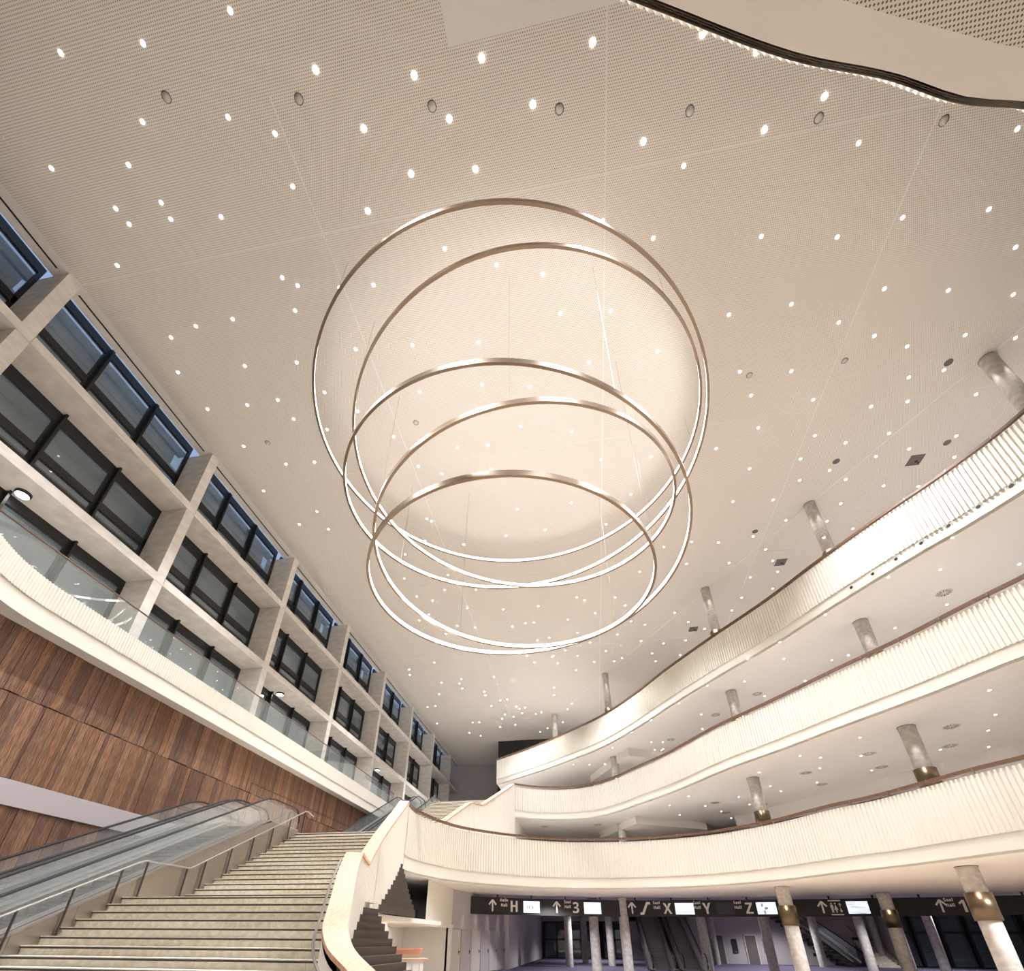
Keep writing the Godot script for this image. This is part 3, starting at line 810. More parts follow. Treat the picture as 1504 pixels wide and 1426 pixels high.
# ================================================================ check-in niche and ground-level hall
func ground_hall() -> void:
	var st := mb()
	bx(st, -9.6, -9.4, -1.6, 0.46, 13.0, 27.0); bx(st, -9.6, -6.0, -1.6, 0.46, 13.3, 13.5); bx(st, -9.6, -7.0, -1.6, 0.46, 26.5, 26.7)
	bx(st, -9.6, -6.1, 0.46, 0.6, 13.3, 21.5); bx(st, -9.6, -6.95, 0.46, 0.6, 21.5, 26.7)
	tag(obj("wall_niche", st, M.white), "bright white recess of the check-in counter under the stair", "wall", "", "structure")
	area("niche_lamp", P(-7.8, 0.44, 17.5), Vector3.DOWN, 0.5, 6.0, 4.0, Color(1, 0.98, 0.95))
	area("niche_lamp", P(-8.2, 0.44, 24.0), Vector3.DOWN, 0.5, 3.0, 2.0, Color(1, 0.98, 0.95))
	var desk := thing("check_in_desk", "pale check-in desk with a tilted wooden top inside the white niche", "desk", P(-6.6, -1.6, 15.3))
	st = mb(); brick(st, Vector3(0, 0, 0), Vector3(1.5, 0, -0.6), Vector3(0, 1.08, 0), Vector3(0.3, 0, 0.55)); obj("body", st, M.white, desk)
	st = mb(); brick(st, Vector3(-0.08, 1.08, 0), Vector3(1.66, 0.0, -0.66), Vector3(0, 0.04, 0), Vector3(0.36, 0, 0.6)); obj("counter_top", st, M.capwood, desk)
	st = mb(); brick(st, Vector3(0.25, 1.15, -0.25), Vector3(1.2, 0.03, -0.5), Vector3(0, 0.03, 0), Vector3(0.2, 0.16, 0.3)); obj("raised_shelf", st, M.capwood, desk)
	for i in 8:
		st = mb(); var q := Vector3(0.3, 0.1, 0.56) + Vector3(1.5, 0, -0.6) * (i + 0.5) / 8.0; brick(st, q, Vector3(0.02, 0, 0), Vector3(0, 0.9, 0), Vector3(0, 0, 0.02)); obj("slat", st, M.trim, desk)
	# lower curved wall between niche and lockers
	var path := spline([-6.9, 21.9, -7.0, 25.0, -7.06, 26.4, -7.06, 28.8], 0.2)
	st = mb(); strip(st, path, k(0.45), k(2.25)); var lower := PackedVector2Array()
	for q in path:
		if q.y > 26.4: lower.append(q)
	strip(st, lower, k(-1.6), k(0.5))
	tag(obj("wall_curved", st, M.cream), "cream curved wall below the lowest balcony beside the sign's start", "wall", "", "structure")
	# locker wall with flush doors
	var lw := thing("wall_lockers", "white wall of flush doors with small black handles under the sign", "wall", Vector3.ZERO, "", "structure")
	var a := Vector3(-7.05, 0, 26.5); var b := Vector3(-5.63, 0, 34.5)
	for i in 6:
		var p := a.lerp(b, (i + 0.03) / 6.0); var q := a.lerp(b, (i + 0.97) / 6.0)
		st = mb(); brick(st, P(p.x, -1.55, p.z), P(q.x, 0, q.z) - P(p.x, 0, p.z), Vector3(0, 1.95, 0), Vector3(-0.05, 0, 0)); obj("flush_door", st, M.mauve if i % 2 else M.trim, lw)
		var h := a.lerp(b, (i + 0.82) / 6.0)
		st = mb(); bx(st, h.x, h.x + 0.06, -0.58, -0.55, h.z, h.z + 0.13); bx(st, h.x, h.x + 0.02, -0.68, -0.5, h.z, h.z + 0.04); obj("door_handle", st, M.ink, lw)
	st = mb(); brick(st, P(a.x - 0.06, 0.42, a.z), P(b.x, 0, b.z) - P(a.x, 0, a.z), Vector3(0, 1.8, 0), Vector3(-0.1, 0, 0)); brick(st, P(a.x - 0.1, -1.6, a.z), P(b.x, 0, b.z) - P(a.x, 0, a.z), Vector3(0, 2.1, 0), Vector3(-0.1, 0, 0)); obj("upper_panel", st, M.mauve, lw)
	for i in 4:
		var q := a.lerp(b, (i + 0.9) / 4.6)
		spot("wall_washer", P(q.x + 0.22, 2.15, q.z), P(q.x + 0.12, -1.6, q.z), 1.6, 16.0, Color(1, 0.96, 0.93), 0.03)
	# side wall and glass doors of the rear hall
	st = mb(); bx(st, -5.8, -5.4, -1.6, 2.19, 34.5, 56); tag(obj("wall_hall", st, M.white), "plain white side wall of the rear hall past the lockers", "wall", "", "structure")
	var spots := [[-5.2, -2.6], [-2.5, 0.1], [0.6, 2.9]]
	var dn := 0
	for sp in spots:
		dn += 1
		var o := thing("door", "dark-framed double glass door at the end of the rear hall, %s" % ["beside the white side wall", "in the middle of three", "beside the hall escalators"][dn - 1], "door", Vector3.ZERO, "glass doors of the rear hall", "structure")
		o.name = "door_%d" % dn
		var x0: float = sp[0]; var x1: float = sp[1]; var m := (x0 + x1) / 2
		st = mb()
		for x in [x0, m - 0.06, x1 - 0.12]: bx(st, x, x + 0.12, -1.6, 1.6, 56.0, 56.12)
		for y in [-1.6, -0.05, 1.48]: bx(st, x0, x1, y, y + 0.12, 56.0, 56.12)
		obj("door_frame", st, M.black, o)
		for x in [[x0 + 0.12, m - 0.06], [m + 0.06, x1 - 0.12]]:
			for y in [[-1.48, -0.05], [0.07, 1.48]]:
				st = mb(); bx(st, x[0], x[1], y[0], y[1], 56.05, 56.07); obj("pane", st, M.pane, o)
		st = mb(); bx(st, m - 0.25, m - 0.22, -0.9, -0.3, 55.92, 55.96); obj("pull_handle", st, M.steel, o)
	st = mb(); bx(st, -5.4, 8.0, -1.6, 2.19, 58.0, 58.2); tag(obj("wall_vestibule", st, M.dark), "dark vestibule wall behind the glass doors", "wall", "", "structure")
	st = mb(); bx(st, -5.4, 8.0, 1.6, 2.19, 55.95, 56.2); bx(st, 2.9, 8.0, -1.6, 2.19, 55.95, 56.2); tag(obj("wall_hall", st, M.mauve), "white lintel and pier beside the glass doors", "wall", "", "structure")
	# service wall with doors
	st = mb(); bx(st, 7.2, 21.5, -1.6, 2.19, 47.5, 47.8); bx(st, 7.2, 7.5, -1.6, 2.19, 47.5, 56)
	tag(obj("wall_service", st, M.mauve), "mauve-white service wall with two taupe doors in the rear hall", "wall", "", "structure")
	var sd := 3
	for sp in [[11.7, 12.5, "standing between two dark display panels"], [9.4, 10.0, "partly hidden by slim columns"]]:
		sd += 1
		var o := thing("door", "taupe single door in the service wall, %s" % sp[2], "door", Vector3.ZERO, "", "structure")
		o.name = "door_%d" % sd
		st = mb(); bx(st, sp[0], sp[1], -1.6, 0.35, 47.44, 47.5); obj("door_leaf", st, M.taupe, o)
		st = mb(); bx(st, sp[0] - 0.08, sp[0], -1.6, 0.45, 47.42, 47.5); bx(st, sp[1], sp[1] + 0.08, -1.6, 0.45, 47.42, 47.5); bx(st, sp[0] - 0.08, sp[1] + 0.08, 0.35, 0.45, 47.42, 47.5); obj("door_frame", st, M.trim, o)
		st = mb(); bx(st, sp[0] + 0.06, sp[0] + 0.16, -0.6, -0.57, 47.38, 47.44); obj("door_handle", st, M.ink, o)
	for q in [[10.65, "display panel on the service wall, between the two doors"], [13.0, "display panel on the service wall, on the stair side of the doors"]]:
		var o := thing("wall_display", "narrow dark " + q[1], "display", P(q[0], -0.85, 47.42), "display panels on the service wall")
		st = mb(); brick(st, Vector3.ZERO, Vector3(0.38, 0, 0), Vector3(0, 0.98, 0), Vector3(0, 0, -0.08)); obj("housing", st, M.frame, o)
		st = mb(); brick(st, Vector3(0.04, 0.26, 0.0), Vector3(0.30, 0, 0), Vector3(0, 0.66, 0), Vector3(0, 0, 0.01)); obj("screen", st, M.black, o)
		st = mb(); brick(st, Vector3(0.07, 0.06, 0.0), Vector3(0.24, 0, 0), Vector3(0, 0.08, 0), Vector3(0, 0, 0.01)); obj("label_plate", st, M.taupe, o)
	var ws := thing("wall_signs", "dark direction letters and notices on the service wall beside the middle collared column", "sign", P(15.0, 0, 47.45))
	for q in [[0.2, 1.75, 0.5, 0.3], [0.8, 1.8, 0.35, 0.25], [0.3, 1.5, 0.9, 0.1], [1.35, -0.2, 0.25, 0.5], [1.5, -1.0, 0.5, 0.2]]:
		st = mb(); brick(st, Vector3(q[0], q[1] , 0), Vector3(q[2], 0, 0), Vector3(0, q[3], 0), Vector3(0, 0, -0.03)); obj("plate", st, M.taupe if q[1] == -0.2 else M.ink, ws)
	var bol := thing("barrier_post", "slim steel post standing at the hall escalators' foot", "post", P(7.6, -1.6, 41.0))
	st = mb(true); lathe(st, Vector3.ZERO, [Vector2(0.12, 0), Vector2(0.12, 0.03), Vector2(0.03, 0.04), Vector2(0.03, 1.0), Vector2(0.0, 1.0)], 14); obj("pole", st, M.steel, bol)
	st = mb(); brick(st, Vector3(-0.05, 1.0, -0.03), Vector3(0.1, 0, 0), Vector3(0, 0.14, 0), Vector3(0, 0, 0.06)); obj("reader", st, M.ink, bol)
	# far side: cross escalator, stair and dark glazing
	cross_escalators()
	var gl := thing("wall_glazing", "dark-framed glazing with doors at the side of the rear hall", "wall", Vector3.ZERO, "", "structure")
	for i in 9:
		var x := 21.6 + i * 1.6; var d := 46.0 - i * 0.35
		st = mb(); bx(st, x, x + 0.14, -1.6, 2.19, d, d + 0.14); obj("post", st, M.black, gl)
		st = mb(); bx(st, x + 0.14, x + 1.6, 0.55, 0.69, d, d + 0.1); bx(st, x + 0.14, x + 1.6, -1.6, -1.5, d, d + 0.1); obj("transom", st, M.black, gl)
		st = mb(); bx(st, x + 0.14, x + 1.6, -1.5, 0.55, d + 0.04, d + 0.06); obj("pane", st, M.pane, gl)
		st = mb(); bx(st, x + 0.14, x + 1.6, 0.69, 2.19, d + 0.04, d + 0.06); obj("pane", st, M.pane, gl)
		if i % 2: st = mb(); bx(st, x + 0.3, x + 0.5, -0.55, -0.52, d - 0.08, d); obj("door_handle", st, M.steel, gl)
	st = mb(); bx(st, 21.5, 41, -1.6, 2.19, 50, 50.2); tag(obj("wall_glazing_rear", st, M.dark), "dark wall behind the side glazing", "wall", "", "structure")

func cross_escalators() -> void:
	var o := thing("side_escalator", "steel escalator descending towards the carpet at the side of the rear hall", "escalator")
	for j in 2:
		var d := 45.4 + j * 1.5
		for i in 14:
			var st := mb(); bx(st, 17.9 - i * 0.33, 18.25 - i * 0.33, -1.6 + i * 0.26 , -1.42 + i * 0.26, d - 0.5, d + 0.5); obj("step", st, M.step_dark, o)
		for s in [-0.65, 0.65]:
			var st := mb(); bar(st, P(18.6, -1.3, d + s), P(14.2, 2.3, d + s), 0.2, 0.12); obj("deck", st, M.steel, o)
			st = mb(); brick(st, P(18.5, -1.2, d + s), P(14.2, 2.2, 0) - P(18.5, -1.2, 0), Vector3(0, 0.75, 0), Vector3(0, 0, 0.012)); obj("glass_panel", st, M.glass, o)
			st = mb(); tube(st, [P(18.9, -1.1, d + s), P(19.0, -0.8, d + s), P(18.6, -0.45, d + s), P(14.2, 3.0, d + s)], 0.035, 8); obj("handrail", st, M.rubber, o)
	var s2 := thing("side_stair", "small stone stair with steel rail between the side escalator and dark glazing", "stair")
	for i in 14:
		var st := mb(); bx(st, 19.6, 21.2, -1.6 + i * 0.17, -1.43 + i * 0.17, 44.5 + i * 0.3, 44.9 + i * 0.3); obj("step", st, M.stone2, s2)
	var st := mb(); tube(st, [P(19.5, -0.7, 44.3), P(19.5, 1.6, 48.4)], 0.03, 8); obj("handrail", st, M.steel, s2)
	st = mb(); bx(st, 21.2, 21.5, -1.6, 2.19, 43.5, 50); obj("cheek_wall", st, M.mauve, s2)

# ================================================================ sign
const SIGN := [-7.06, 28.8, -5.0, 30.3, -2.8, 31.5, 0.0, 32.5, 2.7, 33.0, 5.8, 33.2, 8.8, 33.0, 12.3, 32.5, 15.9, 31.9, 18.6, 31.3, 21.1, 30.4, 26.0, 28.3, 30.0, 26.2]
var sign_path: PackedVector2Array

func on_sign(x: float, y: float) -> Transform3D: # local frame on the sign's face: x along it, y up, z towards the viewer
	for i in sign_path.size() - 1:
		var a := sign_path[i]; var b := sign_path[i + 1]
		if b.x >= x:
			var t := (b - a).normalized()
			var p := a.lerp(b, clampf((x - a.x) / (b.x - a.x), 0, 1))
			var u := Vector3(t.x, 0, -t.y)
			var n := u.cross(Vector3.UP)
			return Transform3D(Basis(u, Vector3.UP, n), P(p.x, y, p.y) + n * 0.06)
	return Transform3D()

func text(s: String, size: float, bold: float) -> TextMesh:
	var f := SystemFont.new(); f.font_names = PackedStringArray(["Droid Sans"])
	f.font_weight = 700 if bold > 0.5 else 400
	var v := FontVariation.new(); v.base_font = f
	var t := TextMesh.new()
	t.text = s; t.font = v; t.font_size = 64; t.pixel_size = size / 64.0; t.depth = 0.012; t.curve_step = 1.0
	t.horizontal_alignment = HORIZONTAL_ALIGNMENT_CENTER; t.vertical_alignment = VERTICAL_ALIGNMENT_CENTER
	return t

func arrow(st: SurfaceTool) -> void:
	for seg in [[Vector3(0, -0.29, 0), Vector3(0, 0.25, 0)], [Vector3(0, 0.29, 0), Vector3(-0.22, 0.04, 0)], [Vector3(0, 0.29, 0), Vector3(0.22, 0.04, 0)]]:
		var f: Vector3 = seg[1] - seg[0]; var s := f.normalized().cross(Vector3.BACK) * 0.085
		brick(st, seg[0] - s / 2, s, f, Vector3(0, 0, 0.012))

func screen_picture(seed_: int) -> ImageTexture:
	var im := Image.create(96, 64, false, Image.FORMAT_RGB8)
	im.fill(Color(0.86, 0.90, 0.93))
	var r := RandomNumberGenerator.new(); r.seed = seed_
	if seed_ == 4:
		for q in [[24, 8, 8, 14], [38, 26, 16, 12], [32, 44, 8, 18]]: im.fill_rect(Rect2i(q[0], q[1], q[2], q[3]), Color(0.16, 0.24, 0.30))
	elif seed_ > 0:
		for i in 26:
			var g := r.randf_range(0.62, 0.92)
			im.fill_rect(Rect2i(r.randi_range(0, 80), r.randi_range(0, 60), r.randi_range(8, 40), r.randi_range(1, 5)), Color(g * 0.93, g, g * 1.05))
		for i in (9 if seed_ == 5 else 4): im.fill_rect(Rect2i(r.randi_range(20, 80), 28 + r.randi_range(-3, 6), 3, 2), Color(0.3, 0.4, 0.48))
	return ImageTexture.create_from_image(im)

func sign_board() -> void:
	sign_path = spline(SIGN, 0.25)
	var o := thing("direction_sign", "long dark curved direction sign with white arrows, hall letters and screens", "sign")
	var st := mb()
	var front := off(sign_path, 0.04)
	for i in sign_path.size() - 1:
		var a := front[i]; var b := front[i + 1]; var c := off(PackedVector2Array([a, b]), -0.2)
		brick(st, P(a.x, 1.18, a.y), P(b.x, 0, b.y) - P(a.x, 0, a.y), Vector3(0, 0.86, 0), P(c[0].x, 0, c[0].y) - P(a.x, 0, a.y))
	obj("panel", st, M.sign, o)
	for q in along(sign_path, 2.1):
		st = mb(); bx(st, q[0].x - 0.03, q[0].x + 0.03, 2.03, 2.2, q[0].y + 0.05, q[0].y + 0.12); obj("hanger", st, M.ink, o)
	for x in [-5.62, -2.17, 2.18, 12.4, 17.75]:
		st = mb(); arrow(st); obj("arrow", st, M.letter, o).transform = on_sign(x, 1.62)
	for q in [["H", -4.51], ["3", -1.08], ["X", 4.22], ["Y", 6.44], ["Z", 8.71], ["1", 18.64]]:
		obj("letter", text(q[0], 0.78, 1.6), M.letter, o).transform = on_sign(q[1], 1.6)
	for q in [["Halle\nHall", -5.03], ["Saal\nHall", -1.55], ["Saal\nHall", 3.62], ["Saal\nHall", 5.92], ["Saal\nHall", 8.14], ["Saal\nHall", 18.12]]:
		obj("small_lettering", text(q[0], 0.21, 0.6), M.letter, o).transform = on_sign(q[1], 1.78)
	# escalator symbol
	st = mb()
	for seg in [[Vector3(-0.3, -0.28, 0), Vector3(-0.1, -0.28, 0)], [Vector3(-0.14, -0.28, 0), Vector3(0.14, 0.26, 0)], [Vector3(0.1, 0.26, 0), Vector3(0.32, 0.26, 0)]]:
		var f: Vector3 = seg[1] - seg[0]; var s := f.normalized().cross(Vector3.BACK) * 0.13; brick(st, seg[0] - s / 2, s, f, Vector3(0, 0, 0.012))
	obj("escalator_symbol", st, M.letter, o).transform = on_sign(2.93, 1.62)
	# restroom and lift symbol
	st = mb()
	brick(st, Vector3(-0.32, 0.31, 0), Vector3(0.6, 0, 0), Vector3(0, 0.06, 0), Vector3(0, 0, 0.012)); brick(st, Vector3(-0.32, -0.37, 0), Vector3(0.6, 0, 0), Vector3(0, 0.06, 0), Vector3(0, 0, 0.012))
	for x in [-0.2, -0.02]:
		for i in 8: tri(st, Vector3(x, 0.2, 0.012), Vector3(x + 0.045 * cos(TAU * i / 8), 0.2 + 0.045 * sin(TAU * i / 8), 0.012), Vector3(x + 0.045 * cos(TAU * (i + 1) / 8), 0.2 + 0.045 * sin(TAU * (i + 1) / 8), 0.012))
	brick(st, Vector3(-0.27, -0.02, 0), Vector3(0.14, 0, 0), Vector3(0, 0.16, 0), Vector3(0, 0, 0.012)); brick(st, Vector3(-0.25, -0.24, 0), Vector3(0.045, 0, 0), Vector3(0, 0.22, 0), Vector3(0, 0, 0.012)); brick(st, Vector3(-0.195, -0.24, 0), Vector3(0.045, 0, 0), Vector3(0, 0.22, 0), Vector3(0, 0, 0.012))
	tri(st, Vector3(-0.02, 0.15, 0.012), Vector3(-0.12, -0.1, 0.012), Vector3(0.08, -0.1, 0.012)); brick(st, Vector3(-0.06, -0.24, 0), Vector3(0.03, 0, 0), Vector3(0, 0.15, 0), Vector3(0, 0, 0.012)); brick(st, Vector3(-0.01, -0.24, 0), Vector3(0.03, 0, 0), Vector3(0, 0.15, 0), Vector3(0, 0, 0.012))
	tri(st, Vector3(0.2, 0.24, 0.012), Vector3(0.12, 0.13, 0.012), Vector3(0.28, 0.13, 0.012)); brick(st, Vector3(0.18, 0.03, 0), Vector3(0.04, 0, 0), Vector3(0, 0.1, 0), Vector3(0, 0, 0.012))
	tri(st, Vector3(0.2, -0.25, 0.012), Vector3(0.12, -0.13, 0.012), Vector3(0.28, -0.13, 0.012)); brick(st, Vector3(0.18, -0.13, 0), Vector3(0.04, 0, 0), Vector3(0, 0.1, 0), Vector3(0, 0, 0.012))
	obj("restroom_symbol", st, M.letter, o).transform = on_sign(13.05, 1.6)
	var n := 0
	for q in [[-3.57, 1.0], [-0.12, 1.02], [5.19, 1.06], [7.44, 0.95], [9.62, 1.02], [14.07, 1.02]]:
		st = mb()
		var w: float = q[1]
		for v in [[Vector3(-w / 2, -0.3, 0), Vector2(0, 1)], [Vector3(w / 2, -0.3, 0), Vector2(1, 1)], [Vector3(w / 2, 0.3, 0), Vector2(1, 0)], [Vector3(-w / 2, -0.3, 0), Vector2(0, 1)], [Vector3(w / 2, 0.3, 0), Vector2(1, 0)], [Vector3(-w / 2, 0.3, 0), Vector2(0, 0)]]:
			st.set_uv(v[1]); st.add_vertex(v[0] + Vector3(0, 0, 0.004))
		var m: StandardMaterial3D
		if n == 3: m = mat(Color(0.20, 0.19, 0.23), 0.3)
		else:
			m = mat(Color(0.8, 0.84, 0.88), 0.3)
			m.emission_enabled = true; m.emission = Color.BLACK; m.emission_texture = screen_picture(n); m.emission_energy_multiplier = 0.75
		var sc := obj("screen", st, m, o); sc.transform = on_sign(q[0], 1.6)
		if n == 0: obj("logo_lettering", text("cc'x", 0.26, 0.3), M.ink, sc).position = Vector3(-0.08, 0.0, 0.006)
		n += 1
	var ci := obj("check_in_lettering", text("Check-In", 0.62, 1.6), M.ink)
	tag(ci, "black Check-In lettering on the cream balcony fascia above the niche", "lettering", "")
	var a := P(-6.62, 2.42, 22.7); var b := P(-6.09, 2.42, 24.2)
	var u := (b - a).normalized()
	ci.transform = Transform3D(Basis(u, Vector3.UP, u.cross(Vector3.UP)), (a + b) / 2 + u.cross(Vector3.UP) * 0.1)

# ================================================================ chandelier: one endless luminous band of five turns
const RING_R := [1.486, 0.422, 0.069, 0.134, 0.128, 0.2, 0.024, 0.022, -0.57, 0.64]
const RING_Y := [3.481, 2.175, 0.04, 0.206, -0.062, -0.086, -0.027, -0.099, -0.048, -0.086, -0.065, -0.02, 0.014, 0.02]

func four(c: Array, ph: float) -> float:
	var s := 0.0
	for i in range(0, c.size(), 2):
		s += c[i] * cos((i / 2 + 1) * ph / 5.0) + c[i + 1] * sin((i / 2 + 1) * ph / 5.0)
	return s

func ring_at(ph: float) -> Vector3:
	var r := 6.073 + four(RING_R, ph)
	return P(-1.064 - r * sin(ph), 13.965 + four(RING_Y, ph), 12.279 - r * cos(ph))

func chandelier() -> void:
	var o := thing("ring_chandelier", "huge suspended chandelier of five looping bronze rings with white light lines", "chandelier")
	var n := 900
	var band := mb(true); var led := mb(true)
	var secs := []
	for i in n + 1:
		var ph := 10.0 * PI * i / n
		var p := ring_at(ph)
		var t := (ring_at(ph + 0.01) - ring_at(ph - 0.01)).normalized()
		var up := Vector3.UP - t * t.y; up = up.normalized()
		var inw := t.cross(up); 
		if inw.dot(P(-1.064, 0, 12.279) - Vector3(p.x, EYE, p.z)) < 0.0: inw = -inw
		var h := 0.19; var w := 0.085
		secs.append([p + inw * w, p + inw * w * 0.98 - up * 0.0, p, p + up * h, p + inw * w + up * h, p + inw * (w - 0.01) + up * 0.022, p + inw * (w - 0.01) + up * (h - 0.012), inw, up])
	for i in n:
		var a: Array = secs[i]; var b: Array = secs[i + 1]
		band.set_smooth_group(1); quad(band, a[2], b[2], b[3], a[3])
		band.set_smooth_group(2); quad(band, a[0], b[0], b[2], a[2])
		band.set_smooth_group(3); quad(band, a[3], b[3], b[4], a[4])
		band.set_smooth_group(4); quad(band, a[0], b[0], b[5], a[5])
		band.set_smooth_group(5); quad(band, a[4], b[4], b[6], a[6])
		led.set_smooth_group(1); quad(led, a[5], b[5], b[6], a[6])
	obj("bronze_band", band, M.bronze, o)
	obj("led_strip", led, M.led, o)
	for i in 150:
		var ph := 10.0 * PI * (i + 0.5) / 150.0
		var s: Array = secs[int((i + 0.5) / 150.0 * n)]
		var len := (ring_at(ph + 0.1) - ring_at(ph - 0.1)).length() / 0.2 * (10.0 * PI / 150.0)
		area("ring_light", (s[5] + s[6]) / 2 + s[7] * 0.012, s[7], len, 0.15, RING_E, Color(0.97, 0.975, 1.0), o)
	for ph in [0.75, 2.2, 3.9, 5.4, 7.2, 8.8, 10.4, 12.6, 15.0, 17.6, 20.2, 22.5, 24.6, 27.2, 29.6]:
		var p := ring_at(ph)
		var st := mb(); bar(st, p + Vector3(0, 0.18, 0), Vector3(p.x + 0.001, CEIL + EYE, p.z), 0.007, 0.007); obj("cable", st, M.steel_matt, o)
const RING_E := 0.55

# ================================================================ ceiling fittings
const DOWN := [-7.1,1.2,-9.6,1.3,-11.8,1.1,-10.7,2.5,-8.3,2.8,-7.2,3.3,-7.3,4.4,-14.1,2.9,-11.8,3.2,-13,4,-11.5,4.1,-11.5,4.5,-12.9,4.4,-9.9,4.7,-14.2,5.3,-8.9,6.5,-8.5,6.8,-9,7.5,-11.4,7.4,-5.5,2.4,-3,2.9,-1.2,2.9,1.6,3.1,-0,3.9,-2.3,3.8,-4.7,3.6,-3.7,4.7,-1.8,4.9,-5.3,5.3,-3.2,6.6,-1.6,7.3,-0.1,7.8,-5.9,7.2,0.4,9.1,2.2,9.3,3,5.1,1.9,6.7,3.5,7.4,4.2,5.8,4.3,3.4,5.7,3.9,7.7,5,6.3,5.4,9,6.1,11.2,5.6,13.2,6.5,11.1,8.1,13.6,8.3,6.9,7.9,9.3,8.3,15.1,9.5,11.5,10.1,13.7,10.5,16,11,8.5,10.1,6.4,10.1,10.4,11,-12.9,7.4,-14.1,7.6,-14.8,8.8,-12,9,-9.9,9.2,-14.7,10.4,-12.9,10.5,-11.5,10.5,-11.3,11.4,-14.3,12.3,-12.9,13.5,-11.5,13.6,-14.9,14.8,-14.3,17.2,-12.9,17.8,-12.9,16.5,-9.4,10.5,-10.1,12.1,-7.1,7.1,-7.4,9.1,-5.2,9.3,-2.7,9.6,1.4,11,4,11,-5.5,11.1,-2.9,11.2,-1,11.6,-8.4,11.5,-7.3,12.9,-6.7,14.6,-4.6,13.9,-3.2,14,-1.6,13.3,0.6,13.9,-5.7,15.2,-3.3,15.3,1.9,15.6,4.2,15.8,3.4,17.9,0.4,18,-7.3,17.9,-7.1,18.1,-5.8,20.1,-3.3,19.8,-2.4,18,-1.1,19.7,2.2,19.8,-7.9,19.5,-9.4,20.4,-7.4,22.6,11.9,11.7,13.3,12.3,15.2,12.2,17.1,12.6,7.3,12.3,9.3,12.6,15.2,13.5,8,13.4,10.6,14,13.1,14.7,14.5,14.7,14,13.6,17.1,14.8,8.7,15,11.3,15.8,7.1,15.8,8.9,17.2,12.8,16.4,14.5,16.2,12.7,17.9,15.8,17.2,17.5,16.8,18.1,18,14.5,17.4,11.1,17,11.5,18.3,13.7,18.6,15.7,19.3,17.4,19.6,8.6,19.2,10.6,19.4,10.3,22,8.5,22.2,11.7,21,14.1,20.2,13.9,21.4,15.5,22.2,11.3,23.2,9.5,24.1,12,24.3,12.6,25.4,11.1,25.7,12.8,27.1,11.1,27.8,10.8,29.2,5.5,22.1,7,21.9,7,23.8,4.3,24.1,2.9,26.5,3.6,27.5,1.6,28.1,7,28.9,4.1,29.5,3.2,31.1,2.4,33.4,5.1,30.1,8.1,30.2,9.4,31.3,5,32.3,6.7,32.9,8.3,32.7,6,34.3,8.2,34.9,6.4,35.6,3.7,34.7,1.5,35,3.1,35.1,-10.2,22.5,-8,24,-6,24.3,-10,24.4,-9.1,25,-7,26.2,-9.8,26.5,-10.7,27.1,-8.2,28.2,-7,28.6,-9.3,29.1,-2.2,26.7,-4.6,26.7,0.4,26.1,0.9,26.5,-0.3,28.6,-3.3,28.6,-2.7,28.6,-4.3,28.9,0.3,30.4,-1.8,30.8,-2.7,31,1.2,31.9,-1.7,33.5,0.2,33.8,-0.7,32.8]
const DOWN3 := [8.9,14.2,13.3,14.9,13.9,16.7,16.6,16.8,12.2,16.9,15.5,19.2,10.8,19.2,14.3,20.8,13.3,23.1,12.7,23.5,9.6,21.3,8.5,22.7,9,25.3,10.3,23,12.2,25.7,10.6,27.4,7.5,29.6,8,32.1,5.9,27.7,7.1,25.5,4.5,30.1,3.4,32.1,2.2,35,4.9,34.2,5.7,34.3,5.3,35.9,5.8,36.1,5.9,35.8,0.5,38.8,-0.8,38.6,1.7,38.8]
const DOWN2 := [13.5,16.9,15.1,19.2,15.9,20.9,15.4,23.1,17.2,23,11.3,21,12.4,23.5,13.9,25.9,9.7,23.1,12.1,27.8,11.3,25.2,14.1,30,15.2,28,10.8,29.4,9.9,28.2,12.7,32.9,8.6,25.5,5.9,29.8,5.1,32,6.1,34.8,7.3,32.4,8.6,34.1,9.7,36.3,8.8,30.4,9.9,32.4,10.7,23.5,18.7,24.4]
const SPEAKERS := [-9.7,2.2,-6.2,2.8,-2.7,3.5,0.7,4.1,4.2,4.7,7.7,5.4,11.1,6,11.2,12.5,7.7,12.5,-13.1,12.3,-6.1,12.4]

